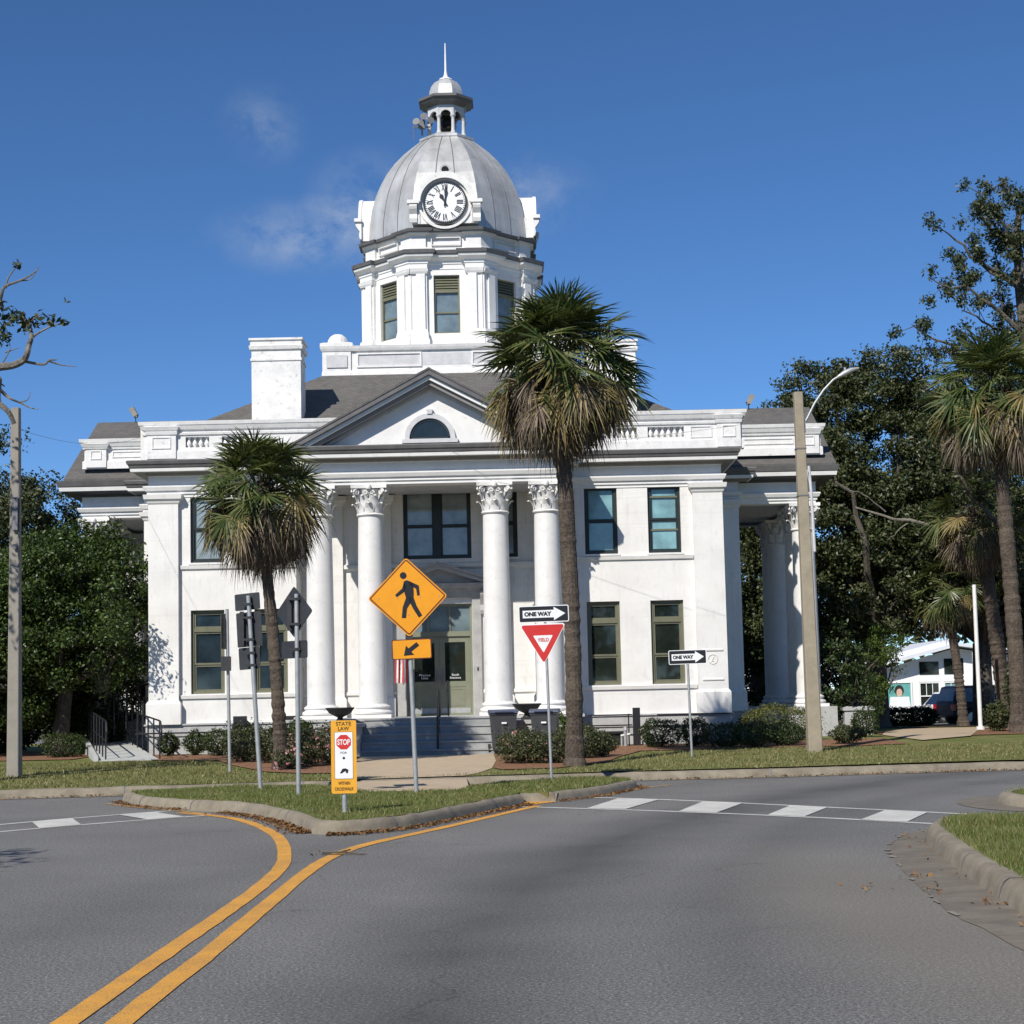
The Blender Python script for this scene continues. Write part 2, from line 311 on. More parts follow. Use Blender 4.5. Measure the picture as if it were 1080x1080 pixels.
# ------------------------------------------------------------------ mesh helpers
class MB:
    def __init__(s, shift=(0, 0, 0)): s.v = []; s.f = []; s.m = []; s.sh = shift
    def add(s, vs, fs, mi=0):
        b = len(s.v); a, c, d = s.sh
        s.v += [(v[0]+a, v[1]+c, v[2]+d) for v in vs]; s.f += [tuple(i+b for i in f) for f in fs]; s.m += [mi]*len(fs)
        return s
    def box(s, x0, x1, y0, y1, z0, z1, mi=0):
        return s.add([(x0, y0, z0), (x1, y0, z0), (x1, y1, z0), (x0, y1, z0), (x0, y0, z1), (x1, y0, z1), (x1, y1, z1), (x0, y1, z1)],
                     [(0, 3, 2, 1), (4, 5, 6, 7), (0, 1, 5, 4), (1, 2, 6, 5), (2, 3, 7, 6), (3, 0, 4, 7)], mi)
    def tbox(s, m, sx, sy, sz, mi=0):       # a box of that size, centred, under the matrix m
        vs = [m @ Vector((a*sx/2, b*sy/2, c*sz/2)) for a in (-1, 1) for b in (-1, 1) for c in (-1, 1)]
        return s.add([tuple(v) for v in vs], [(0, 1, 3, 2), (4, 6, 7, 5), (0, 4, 5, 1), (2, 3, 7, 6), (0, 2, 6, 4), (1, 5, 7, 3)], mi)
    def prism(s, poly, a, b, axis='y', mi=0):
        n = len(poly)
        if axis == 'y': vs = [(p[0], a, p[1]) for p in poly]+[(p[0], b, p[1]) for p in poly]
        elif axis == 'z': vs = [(p[0], p[1], a) for p in poly]+[(p[0], p[1], b) for p in poly]
        else: vs = [(a, p[0], p[1]) for p in poly]+[(b, p[0], p[1]) for p in poly]
        return s.add(vs, [tuple(range(n-1, -1, -1)), tuple(range(n, 2*n))]+[(i, (i+1) % n, n+(i+1) % n, n+i) for i in range(n)], mi)
    def tube(s, pts, rad, n=8, mi=0, cap=True):
        pts = [Vector(p) for p in pts]
        if isinstance(rad, (int, float)): rad = [rad]*len(pts)
        vs = []; fs = []; up = None
        for i, p in enumerate(pts):
            d = (pts[min(i+1, len(pts)-1)]-pts[max(i-1, 0)]).normalized()
            if up is None: up = d.orthogonal().normalized()
            up = (up-d*up.dot(d))
            up = up.normalized() if up.length > 1e-5 else d.orthogonal().normalized()
            w = d.cross(up)
            for k in range(n):
                a = 2*pi*k/n; vs.append(tuple(p+(up*cos(a)+w*sin(a))*rad[i]))
        for i in range(len(pts)-1):
            for k in range(n): fs.append((i*n+k, i*n+(k+1) % n, (i+1)*n+(k+1) % n, (i+1)*n+k))
        if cap: fs += [tuple(range(n-1, -1, -1)), tuple(range((len(pts)-1)*n, len(pts)*n))]
        return s.add(vs, fs, mi)
    def lathe(s, prof, n=24, c=(0, 0), mi=0, ph=0, cap=True, sx=1, sy=1):
        vs = []; fs = []
        for r, z in prof:
            for k in range(n):
                a = ph+2*pi*k/n; vs.append((c[0]+r*cos(a)*sx, c[1]+r*sin(a)*sy, z))
        for i in range(len(prof)-1):
            for k in range(n): fs.append((i*n+k, i*n+(k+1) % n, (i+1)*n+(k+1) % n, (i+1)*n+k))
        if cap: fs += [tuple(range(n-1, -1, -1)), tuple(range((len(prof)-1)*n, len(prof)*n))]
        return s.add(vs, fs, mi)
    def mould(s, path, prof, closed=False, mi=0, cap=True):
        # a moulding of profile (out, z) run along a plan path with mitred corners; out is to the right of travel
        P_ = [Vector((p[0], p[1])) for p in path]; n = len(P_); off = []
        for i in range(n):
            a = P_[i-1] if (i or closed) else None; b = P_[(i+1) % n] if (i < n-1 or closed) else None
            ns = []
            if a is not None: d = (P_[i]-a).normalized(); ns.append(Vector((d.y, -d.x)))
            if b is not None: d = (b-P_[i]).normalized(); ns.append(Vector((d.y, -d.x)))
            if len(ns) == 1: off.append(ns[0])
            else:
                h = ns[0]+ns[1]
                off.append(h/max(.2, h.dot(ns[0])))
        k = len(prof); vs = []; fs = []
        for i in range(n):
            for o_, z in prof: q = P_[i]+off[i]*o_; vs.append((q.x, q.y, z))
        for i in range(n if closed else n-1):
            j = (i+1) % n
            for q in range(k-1): fs.append((i*k+q, j*k+q, j*k+q+1, i*k+q+1))
        if cap and not closed: fs += [tuple(range(k)), tuple(range((n-1)*k+k-1, (n-1)*k-1, -1))]
        return s.add(vs, fs, mi)
    def wall(s, x0, x1, z0, z1, y, holes, depth=.2, mi=0):
        # one wall face in the plane y with openings, and the reveals of the openings
        xs = sorted({x0, x1, *[h[0] for h in holes], *[h[1] for h in holes]}); zs = sorted({z0, z1, *[h[2] for h in holes], *[h[3] for h in holes]})
        for i in range(len(xs)-1):
            for j in range(len(zs)-1):
                cx, cz = (xs[i]+xs[i+1])/2, (zs[j]+zs[j+1])/2
                if any(h[0] < cx < h[1] and h[2] < cz < h[3] for h in holes): continue
                s.add([(xs[i], y, zs[j]), (xs[i+1], y, zs[j]), (xs[i+1], y, zs[j+1]), (xs[i], y, zs[j+1])], [(0, 1, 2, 3)], mi)
        for a, b, c, d in holes:
            q = [(a, c), (b, c), (b, d), (a, d)]
            for i in range(4):
                p, r = q[i], q[(i+1) % 4]
                s.add([(p[0], y, p[1]), (r[0], y, r[1]), (r[0], y+depth, r[1]), (p[0], y+depth, p[1])], [(0, 1, 2, 3)], mi)
        return s
    def sheet(s, pts, mi=0): return s.add(pts, [tuple(range(len(pts)))], mi)
    def data(s, name, mats, smooth=False, normals=True):
        me = bpy.data.meshes.new(name); me.from_pydata(s.v, [], s.f)
        for m in (mats if isinstance(mats, (list, tuple)) else [mats]): me.materials.append(M[m] if isinstance(m, str) else m)
        if any(s.m): me.polygons.foreach_set('material_index', s.m)
        if normals:
            b = bmesh.new(); b.from_mesh(me); bmesh.ops.recalc_face_normals(b, faces=b.faces); b.to_mesh(me); b.free()
        if smooth:
            me.polygons.foreach_set('use_smooth', [True]*len(me.polygons))
            if smooth != True:
                try: me.set_sharp_from_angle(angle=radians(smooth))
                except Exception: pass
        me.update()
        return me
    def build(s, name, mats, parent=None, smooth=False, loc=None, rot=None, normals=True):
        return link(name, s.data(name, mats, smooth, normals), parent, loc, rot)
def link(name, data, parent=None, loc=None, rot=None):
    o = bpy.data.objects.new(name, data); COL.objects.link(o)
    if parent is not None: o.parent = parent
    if loc is not None: o.location = loc
    if rot is not None: o.rotation_euler = rot
    return o
def thing(name, label, cat, loc=(0, 0, 0), rot=(0, 0, 0), group=None):
    o = link(name, None, None, loc, rot); o.empty_display_size = .2
    return tag(o, label, cat, group)
def tag(o, label, cat, group=None):
    o['label'] = label; o['category'] = cat
    if group: o['group'] = group
    return o
def structure(o): o['kind'] = 'structure'; return o
def stuff(o): o['kind'] = 'stuff'; return o
def copy_thing(root, loc, label, rotz=None, scale=None):
    r = root.copy(); COL.objects.link(r); r.location = loc; r['label'] = label
    if rotz is not None: r.rotation_euler = (0, 0, rotz)
    if scale is not None: r.scale = scale
    for ch in list(root.children):
        c = ch.copy(); COL.objects.link(c); c.parent = r
        for g in list(ch.children):
            e = g.copy(); COL.objects.link(e); e.parent = c
    return r
def T(*a): return Matrix.Translation(a)
def R(deg, ax): return Matrix.Rotation(radians(deg), 4, ax)
def text_mesh(txt, size, mi_mat, parent, name, loc, rot, ext=.002, width=None, bold=0.0, height=None):
    c = bpy.data.curves.new(name, 'FONT'); c.body = txt; c.size = size; c.align_x = 'CENTER'; c.align_y = 'CENTER'; c.extrude = ext; c.offset = bold; c.space_line = .95
    o = bpy.data.objects.new(name, c); COL.objects.link(o)
    bpy.context.view_layer.update()
    me = bpy.data.meshes.new_from_object(o.evaluated_get(bpy.context.evaluated_depsgraph_get()))
    bpy.data.objects.remove(o, do_unlink=True)
    xs = [v.co.x for v in me.vertices]; ys = [v.co.y for v in me.vertices]
    cx, cy = (min(xs)+max(xs))/2, (min(ys)+max(ys))/2
    k = width/(max(xs)-min(xs)) if width else 1; q = height/(max(ys)-min(ys)) if height else 1
    for v in me.vertices: v.co.x = (v.co.x-cx)*k; v.co.y = (v.co.y-cy)*q
    me.materials.clear(); me.materials.append(M[mi_mat])
    return link(name, me, parent, loc, rot)

# numpy leaf clouds
def quads_mesh(name, V, mats, midx=None, per=4):
    n = len(V)//per
    me = bpy.data.meshes.new(name)
    me.vertices.add(len(V)); me.vertices.foreach_set('co', np.ascontiguousarray(V, dtype=np.float32).ravel())
    me.loops.add(n*per); me.loops.foreach_set('vertex_index', np.arange(n*per, dtype=np.int32))
    me.polygons.add(n); me.polygons.foreach_set('loop_start', np.arange(0, n*per, per, dtype=np.int32))
    try: me.polygons.foreach_set('loop_total', np.full(n, per, dtype=np.int32))
    except Exception: pass
    for m in (mats if isinstance(mats, (list, tuple)) else [mats]): me.materials.append(M[m])
    if midx is not None: me.polygons.foreach_set('material_index', np.asarray(midx, dtype=np.int32))
    me.update(calc_edges=True); me.validate()
    return me
def unit(a): return a/np.maximum(np.linalg.norm(a, axis=1, keepdims=True), 1e-6)
def leafquads(C, out_, size, rg, wid=.5, spread=.9):
    n = len(C)
    nrm = unit(out_*.7+rg.normal(size=(n, 3))*spread)
    t = unit(np.cross(nrm, rg.normal(size=(n, 3)))); b = np.cross(nrm, t)
    L = (size*rg.uniform(.65, 1.35, n))[:, None]
    a = C-t*L*.5; d = C+t*L*.5; w = b*L*wid*.5; bend = nrm*L*.14
    return np.stack([a, C+w+bend, d, C-w+bend], 1).reshape(-1, 3)
def crown(ells, nclump, cr, per, size, rg, flat=.7, shell=.55, up=.35):
    vol = np.array([e[3]*e[4]*e[5] for e in ells]); vol = vol/vol.sum()
    out_ = []
    cents = []
    for e, k in zip(ells, vol):
        n = max(1, int(round(nclump*k)))
        d = unit(rg.normal(size=(n, 3))); r = rg.uniform(shell**3, 1, n)**(1/3)
        c = np.array(e[:3])+d*r[:, None]*np.array(e[3:6]); cents.append(c)
        for ci, di in zip(c, d):
            m = int(per*rg.uniform(.5, 1.4)); rr = cr*rg.uniform(.6, 1.35)
            q = unit(rg.normal(size=(m, 3))); ra = rg.uniform(.35, 1.05, m)[:, None]
            pos = ci+q*ra*rr*np.array([1, 1, flat])
            out_.append(leafquads(pos, q*.6+di*.4+np.array([0, 0, up]), np.full(m, size), rg))
    return np.concatenate(out_), np.concatenate(cents)
# ================================================================== THE GROUND
def gz(x, y):
    pts = [(-1e3, .15), (30, .15), (34, .21), (44, .34), (56, .33), (66, .13), (1e4, .13)]
    for (a, p), (b, q) in zip(pts, pts[1:]):
        if a <= y <= b: return p+(q-p)*(y-a)/(b-a)
    return .15
g = MB(); g.sheet([(-2500, -2500, -.08), (2500, -2500, -.08), (2500, 3000, -.08), (-2500, 3000, -.08)])
structure(g.build('ground', 'far', normals=False))
g = MB(); g.sheet([(-70, -45, 0), (70, -45, 0), (70, 36, 0), (-70, 36, 0)])
structure(g.build('road', 'asphalt', normals=False))
FAR = [(-60, 20.5), (-40, 24.5), (-25, 27.2), (-16, 28.5), (-9.35, 29.45), (-7.2, 29.75), (-3.5, 30.2), (0, 30.75), (2.3, 31.1), (4.65, 31.25), (6.53, 31.53), (8.45, 31.83), (10.5, 32.0), (16, 32.2), (30, 31.6), (45, 29.5), (60, 26)]
def spline(pts, k=6):
    P_ = [Vector(p) for p in pts]; out_ = []
    for i in range(len(P_)-1):
        a, b, c, d = P_[max(i-1, 0)], P_[i], P_[i+1], P_[min(i+2, len(P_)-1)]
        for j in range(k):
            t = j/k
            out_.append(.5*((2*b)+(c-a)*t+(2*a-5*b+4*c-d)*t*t+(3*b-a-3*c+d)*t**3))
    return out_+[P_[-1]]
def strip(path, w0, w1, z, mb, mi=0, wob=0, rg=None):
    # a flat ribbon between offsets w0 and w1 to the left of travel
    n = len(path); vs = []
    for i, p in enumerate(path):
        d = (path[min(i+1, n-1)]-path[max(i-1, 0)]).normalized(); nn = Vector((-d.y, d.x))
        a, b = p+nn*(w0+(rg.uniform(-wob, wob) if rg else 0)), p+nn*(w1+(rg.uniform(-wob, wob) if rg else 0))
        vs += [(a.x, a.y, z), (b.x, b.y, z)]
    mb.add(vs, [(2*i, 2*i+1, 2*i+3, 2*i+2) for i in range(n-1)], mi)
far = spline(FAR, 5)
# courthouse lawn: one sheet that climbs gently to the building
g = MB(); vs = []; fs = []; NY = 24
for p in far:
    for j in range(NY+1):
        y = (p.y+.36)+(70-(p.y+.36))*(j/NY)**1.3
        vs.append((p.x, y, gz(p.x, y)))
for i in range(len(far)-1):
    for j in range(NY):
        a = i*(NY+1)+j; fs.append((a, a+NY+1, a+NY+2, a+1))
g.add(vs, fs); b0 = len(g.v)
for i in range(len(far)-1):
    a, b = i*(NY+1)+NY, (i+1)*(NY+1)+NY
    g.add([vs[a], vs[b], (vs[b][0], vs[b][1], -.1), (vs[a][0], vs[a][1], -.1)], [(0, 1, 2, 3)])
structure(g.build('lawn', 'lawn', normals=False))
def kerb(path, w, z, name, matn='kerb', wob=.007, seed=1, rnd=.03):
    # a kerb stone run: road face at the path, top behind it (left of travel), broken and bumpy
    rg = random.Random(seed); n = len(path); vs = []; fs = []
    for i, p in enumerate(path):
        d = (path[min(i+1, n-1)]-path[max(i-1, 0)]).normalized(); nn = Vector((-d.y, d.x)); j = rg.uniform(-wob, wob); dz = rg.uniform(-wob, wob)
        for o_, h in ((-.02+j, -.05), (0+j, 0.0), (.025+j, z*.55), (.05+j, z-rnd+dz), (.09+j, z+dz), (w, z+dz*.6), (w+.02, -.05)):
            q = p+nn*o_; vs.append((q.x, q.y, h))
    for i in range(n-1):
        for k in range(6): fs.append((i*7+k, i*7+k+1, (i+1)*7+k+1, (i+1)*7+k))
    fs += [tuple(range(7)), tuple(range(n*7-1, (n-1)*7-1, -1))]
    m = MB(); m.add(vs, fs); return structure(m.build(name, matn, smooth=40))
kerb(spline(FAR, 8), .36, .15, 'lawn_kerb', seed=3)
g = MB(); strip(spline(FAR, 8), -.28, -.02, .006, g); structure(g.build('lawn_gutter', 'gutterc', normals=False))
rgk = random.Random(9); g = MB(); strip(spline(FAR[3:-2], 12), .30, .62, .168, g, wob=.07, rg=rgk)
# tan walk from the corner up to the steps
g = MB(); wl = [(-3.75, 39.35), (-.55, 39.35), (-.45, 36), (-.5, 33.2), (-.75, 31.6), (-1.0, 30.9), (-3.35, 30.45), (-3.4, 33), (-3.7, 36)]
g.sheet([(x, y, gz(x, y)+.012) for x, y in wl]); structure(g.build('path', 'walk', normals=False))
# crossing ramp between the kerb and the refuge, and the strip behind the refuge
g = MB(); g.prism([(-2.3, 26.1), (-.75, 26.1), (-.95, 30.72), (-3.2, 30.38)], -.04, .135, 'z'); structure(g.build('crossing_path', 'walk'))
# ---- traffic island (a refuge of turf held by kerbs)
ISL = [(-6.75, 27.75), (-6.3, 26.7), (-5.7, 25.75), (-5.05, 25.05), (-4.30, 24.3), (-3.58, 23.0), (-3.05, 21.75), (-2.74, 20.75), (-2.55, 20.15), (-2.30, 19.88), (-2.05, 19.90), (-1.6, 20.3), (-1.25, 20.9), (-.85, 22.0), (-.45, 23.1), (-.15, 24.0), (.12, 24.65)]
isl = spline(ISL, 4)
kerb(isl, .17, .16, 'island_kerb', seed=5, wob=.009)
inner = [(.05, 25.2), (-.85, 25.75), (-.9, 26.15), (-2.4, 26.25), (-3.6, 28.9), (-5.2, 29.0), (-6.5, 28.4)]
offp = []
for i, p in enumerate(isl):
    d = (isl[min(i+1, len(isl)-1)]-isl[max(i-1, 0)]).normalized(); offp.append(p+Vector((-d.y, d.x))*.14)
def turf(name, poly, z):
    cx = sum(p[0] for p in poly)/len(poly); cy = sum(p[1] for p in poly)/len(poly)
    m = MB(); n = len(poly)
    vs = [(p[0], p[1], z) for p in poly]+[(p[0], p[1], -.05) for p in poly]
    m.add(vs, [tuple(range(n))]+[(i, (i+1) % n, n+(i+1) % n, n+i) for i in range(n)])
    return structure(m.build(name, 'turf', normals=False))
ISLP = [(p.x, p.y) for p in offp]+inner
turf('island_turf', ISLP, .165)
TIP = [(.60, 25.25), (.95, 25.75), (1.3, 26.35), (1.62, 27.05), (1.9, 27.8), (2.12, 28.5), (2.05, 28.75)]
kerb(spline(TIP, 5), .16, .15, 'refuge_kerb', seed=6, wob=.009)
tp = spline(TIP, 3)
TIPP = [(p.x-.12, p.y+.06) for p in tp]+[(1.6, 29.25), (.9, 29.35), (-.2, 28.6), (-.75, 27.6), (-.95, 26.3), (-.6, 26.05), (.1, 25.6)]
turf('refuge_turf', TIPP, .155)
kerb(spline([(.10, 24.72), (.02, 25.05), (.10, 25.32), (.35, 25.33), (.60, 25.25)], 4), .14, .13, 'drop_kerb', seed=8)
# ---- right-hand verge with kerb and gutter
RV = [(9.5, 17.9), (7.5, 18.45), (6.0, 18.75), (5.2, 18.75), (4.72, 18.4), (4.40, 17.6), (4.22, 16.74), (4.05, 15.6), (3.83, 13.99), (3.63, 12.39), (3.53, 11.2), (3.50, 9), (3.5, 5), (3.5, -5), (3.5, -20)]
rv = spline(RV, 5)
kerb(rv, .20, .17, 'verge_kerb', seed=11, wob=.006)
rvo = []
for i, p in enumerate(rv):
    d = (rv[min(i+1, len(rv)-1)]-rv[max(i-1, 0)]).normalized(); rvo.append(p+Vector((-d.y, d.x))*.17)
VERGE = [(p.x, p.y) for p in rvo]+[(30, -20), (30, 17.2)]
turf('verge_turf', VERGE, .165)
g = MB(); GT = spline([(5.0, 19.0), (4.5, 18.5), (4.05, 17.5), (3.74, 16.5), (3.48, 14.85), (3.2, 12.77), (3.1, 11.57), (3.08, 10.2), (3.07, 5), (3.07, -5), (3.07, -20)], 5)
gi = spline([(5.2, 18.75), (4.72, 18.4), (4.40, 17.6), (4.22, 16.74), (4.05, 15.6), (3.63, 12.39), (3.53, 11.2), (3.50, 9), (3.5, 5), (3.5, -5), (3.5, -20)], 5)
rgk = random.Random(2); vs = []
for a, b in zip(GT, gi): j = rgk.uniform(-.02, .02); vs += [(a.x+j, a.y, .005), (b.x, b.y, .012)]
g.add(vs, [(2*i, 2*i+1, 2*i+3, 2*i+2) for i in range(len(GT)-1)]); structure(g.build('verge_gutter', 'gutterc', normals=False))
# pale broken seam along the gutter's edge
g = MB()
for i in range(6, 30):
    a, b = GT[i], GT[i+1]
    if rgk.random() < .5: continue
    d = (b-a); nn = Vector((-d.y, d.x)).normalized(); w = rgk.uniform(.02, .06)
    a2 = a+d*rgk.uniform(0, .3); b2 = a+d*rgk.uniform(.5, 1)
    g.add([(a2.x-w*nn.x, a2.y-w*nn.y, .010), (b2.x-w*.4*nn.x, b2.y-w*.4*nn.y, .010), (b2.x+w*.5*nn.x, b2.y+w*.5*nn.y, .0125), (a2.x+w*.3*nn.x, a2.y+w*.3*nn.y, .0125)], [(0, 1, 2, 3)])
for px_, py_, s_ in ((3.62, 15.75, .05),):
    g.add([(px_+s_*(1+.35*rgk.uniform(-1, 1))*cos(a)*.8, py_+s_*2.0*(1+.3*rgk.uniform(-1, 1))*sin(a), .009) for a in [2*pi*i/11 for i in range(11)]], [tuple(range(11))])
structure(g.build('gutter_patches', 'patch', normals=False))
# kerb end across the side street, far right
C2 = spline([(14, 24.5), (9, 24.3), (7.6, 24.0), (6.9, 23.3), (6.7, 22.4), (6.95, 21.5), (7.8, 20.9), (9.5, 20.6), (14, 20.4)], 5)
C2 = [C2[i] for i in range(len(C2))]
kerb(C2[::1], .2, .15, 'side_street_kerb', seed=13)
turf('side_street_verge', [(p.x+.12, p.y) for p in C2[::-1]], .14)
g = MB(); strip(C2, -.55, 0.0, .007, g); structure(g.build('side_street_gutter', 'gutterc', normals=False))
# mirrored verge on the far left, outside the photograph
LV = spline([(-8.2, -20), (-8.2, 5), (-8.2, 9), (-8.3, 12), (-8.8, 15), (-9.8, 17), (-11.5, 18.4), (-15, 19.0), (-24, 18)], 5)
kerb(LV, .2, .16, 'left_verge_kerb', seed=14)
turf('left_verge_turf', [(p.x-.12, p.y+(-.05)) for p in LV]+[(-40, 12), (-40, -20)], .155)
# ---- joints and chips across the kerbs
def joints(path, step, w, z, name):
    P_ = spline([tuple(p) for p in path], 2) if len(path) < 40 else path; acc = 0; m = MB(); rg = random.Random(len(P_))
    for a, b in zip(P_, P_[1:]):
        acc += (b-a).length
        if acc > step*rg.uniform(.8, 1.2):
            acc = 0; d = (b-a).normalized(); nn = Vector((-d.y, d.x)); j = rg.uniform(.008, .016)
            pr = [(-.004, 0), (.02, z*.55), (.046, z-.025), (.09, z+.011), (w, z+.009)]
            vs = []
            for o_, h in pr: q = a+nn*o_; vs += [(q.x-d.x*j, q.y-d.y*j, h+.003), (q.x+d.x*j, q.y+d.y*j, h+.003)]
            m.add(vs, [(2*i, 2*i+1, 2*i+3, 2*i+2) for i in range(4)])
    return structure(m.build(name, 'seam', normals=False))
joints(spline(FAR, 8), 3.0, .36, .15, 'lawn_kerb_joints'); joints(isl, 1.6, .17, .16, 'island_kerb_joints'); joints(rv, 1.8, .2, .17, 'verge_kerb_joints')
# ---- painted lines
def line(pts, w, mb, z, seed=0, wob=.006):
    strip(spline(pts, 7), -w/2, w/2, z, mb, wob=wob, rg=random.Random(seed))
yL = [(-2.30, -12), (-2.32, 4), (-2.33, 8.39), (-2.31, 10.5), (-2.29, 12.15), (-2.28, 14.08), (-2.34, 16.06), (-2.57, 17.91), (-2.94, 19.85), (-3.45, 21.6), (-4.0, 23.0), (-4.55, 23.9), (-5.1, 24.55)]
yR = [(-2.02, -12), (-2.03, 4), (-2.05, 8.36), (-2.02, 10.31), (-2.02, 12.45), (-2.02, 15.2), (-1.96, 16.93), (-1.74, 18.29), (-1.30, 19.6), (-.82, 20.95), (-.12, 23.1), (.30, 24.35)]
m = MB(); line(yL, .15, m, .006, 1); line(yR, .15, m, .006, 2)
structure(m.build('yellow_lines', 'lineY', normals=False))
m = MB(); m.sheet([(.15, 24.5, .007), (.62, 25.2, .007), (.48, 26.0, .007), (.10, 25.75, .007), (-.1, 25.2, .007)]); structure(m.build('yellow_kerb_paint', 'lineY', normals=False))
m = MB(); line([(.75, 25.6), (1.45, 26.6), (2.1, 28.2), (2.76, 29.27)], .10, m, .006, 3, .02); line([(-4.55, 24.05), (-5.2, 25.0), (-6.0, 26.0), (-6.9, 27.3)], .10, m, .006, 3, .02)
structure(m.build('faded_lines', 'lineO', normals=False))
m = MB()
line([(1.0, 26.25), (2.27, 25.16), (4.19, 22.9), (5.80, 20.9)], .12, m, .005, 4); line([(.03, 24.26), (2.04, 22.66), (3.84, 20.9), (5.18, 19.3)], .12, m, .005, 5)
line([(-7.9, 22.0), (-7.27, 22.85), (-6.48, 23.89), (-5.3, 25.1)], .12, m, .005, 6); line([(-7.6, 20.5), (-6.84, 21.52), (-5.78, 22.73), (-4.53, 23.87)], .12, m, .005, 7)
for k, b in enumerate([[(1.59, 25.66), (2.17, 25.1), (1.54, 23.2), (1.0, 23.53)], [(2.81, 24.55), (3.34, 24.0), (2.70, 22.1), (2.23, 22.52)], [(3.89, 23.2), (4.33, 22.7), (3.72, 21.1), (3.3, 21.5)], [(4.96, 21.92), (5.38, 21.36), (4.74, 19.85), (4.29, 20.37)],
          [(-6.96, 23.3), (-6.53, 23.85), (-6.02, 22.45), (-6.45, 21.96)], [(-6.01, 24.42), (-5.55, 24.85), (-4.83, 23.6), (-5.27, 23.2)], [(-7.9, 22.1), (-7.5, 22.6), (-7.0, 21.4), (-7.4, 20.9)]]):
    n = 6; vs = []
    for i in range(n+1):
        t = i/n; vs += [(b[0][0]+(b[3][0]-b[0][0])*t, b[0][1]+(b[3][1]-b[0][1])*t, .009), (b[1][0]+(b[2][0]-b[1][0])*t, b[1][1]+(b[2][1]-b[1][1])*t, .009)]
    m.add(vs, [(2*i, 2*i+1, 2*i+3, 2*i+2) for i in range(n)])
structure(m.build('crosswalk', 'lineW', normals=False))
# ---- mulch beds
def mulch(name, poly, dz=.02):
    m = MB(); m.add([(x, y, gz(x, y)+dz) for x, y in poly], [tuple(range(len(poly)))]); return structure(m.build(name, 'mulch', normals=False))
mulch('mulch_bed', [(-9.0, 40.0), (-8.4, 39.4), (-7.2, 39.1), (-6.3, 36.3), (-5.2, 33.6), (-4.2, 32.6), (-3.45, 32.6), (-3.45, 34), (-3.75, 36.5), (-3.8, 39.3), (-4.8, 39.6), (-4.9, 40.9), (-10, 43.4)])
mulch('mulch_bed', [(-.55, 39.3), (-.42, 36), (-.48, 33.3), (-.3, 32.5), (.8, 32.7), (1.9, 34.4), (2.3, 36.5), (3.0, 39.2), (5.8, 39.7), (8.4, 39.4), (9.6, 39.9), (9.8, 43.4), (5.5, 42.9), (1.5, 42.5), (1.4, 40.9), (-.5, 40.8)])
mulch('mulch_bed', [(-14.5, 41.4), (-11.3, 41.2), (-11.2, 43), (-12, 47), (-15, 47)])
mulch('mulch_bed', [(10.6, 46.5), (12.3, 44.2), (16, 45.0), (21, 45.3), (26, 47), (26, 51), (14, 52), (10.8, 50)])
mulch('mulch_bed', [(13.3, 56), (18, 55), (26, 56), (26, 65), (14, 65)])
# driveway path at the right and the street behind
m = MB(); m.add([(x, y, gz(x, y)+.03) for x, y in [(10.4, 41.5), (12.2, 43.5), (13.8, 48.5), (15.5, 53), (13.0, 53.5), (11.4, 50), (10.4, 46)]], [tuple(range(7))]); structure(m.build('driveway_path', 'walk', normals=False))
m = MB(); m.sheet([(-60, 70, .0), (80, 70, .0), (80, 86, .0), (-60, 86, .0)]); structure(m.build('back_street', 'asphalt', normals=False))

# ---- grass blades, nearest turf only
def inside(poly, X, Y):
    c = np.zeros(len(X), bool); n = len(poly)
    for i in range(n):
        x1, y1 = poly[i]; x2, y2 = poly[i-1]
        k = ((y1 > Y) != (y2 > Y)) & (X < (x2-x1)*(Y-y1)/(y2-y1+1e-12)+x1); c ^= k
    return c
def blades(name, poly, n, z, h, w, seed, box=None, zf=None, mt='blade'):
    rg = np.random.default_rng(seed)
    xs = [p[0] for p in poly]; ys = [p[1] for p in poly]; bx = box or (min(xs), max(xs), min(ys), max(ys))
    X = rg.uniform(bx[0], bx[1], n); Y = rg.uniform(bx[2], bx[3], n); k = inside(poly, X, Y); X, Y = X[k], Y[k]
    n = len(X); Z = np.array([zf(x, y) for x, y in zip(X, Y)]) if zf else np.full(n, z)
    clump = (np.sin(X*3.1+np.cos(Y*2.3)*2)+np.sin(Y*4.3+X*1.7))*.25+1
    pt = np.sin(X*1.3+1.7*np.sin(Y*.9))+np.sin(Y*1.9+1.3*np.cos(X*2.1))+.7*np.sin(X*5.1+Y*3.7); kk = rg.uniform(-2.9, 2.2, n) < pt+1.3
    X, Y, Z, clump = X[kk], Y[kk], Z[kk], clump[kk]; n = len(X)
    H = h*rg.uniform(.45, 1.3, n)*clump; a = rg.uniform(0, 2*pi, n); ln = rg.uniform(.1, .9, n)*H; b = rg.uniform(0, 2*pi, n)
    base = np.stack([X, Y, Z-.005], 1); dx = np.stack([np.cos(a), np.sin(a), 0*a], 1)*(w*rg.uniform(.6, 1.4, n))[:, None]
    tip = base+np.stack([np.cos(b)*ln, np.sin(b)*ln, H], 1)
    V = np.stack([base-dx, base+dx, tip], 1).reshape(-1, 3)
    return stuff(link(name, quads_mesh(name, V, mt, per=3)))
blades('grass', ISLP, 60000, .165, .045, .006, 1)
blades('grass', TIPP, 22000, .155, .05, .008, 2)
blades('grass', VERGE, 70000, .165, .06, .0045, 3, (3.5, 6.2, 10.5, 18.9))
blades('grass', VERGE, 60000, .165, .06, .008, 7, (3.5, 16, 2, 19))
blades('grass', [(p.x+.12, p.y) for p in C2[::-1]], 12000, .14, .05, .008, 8)
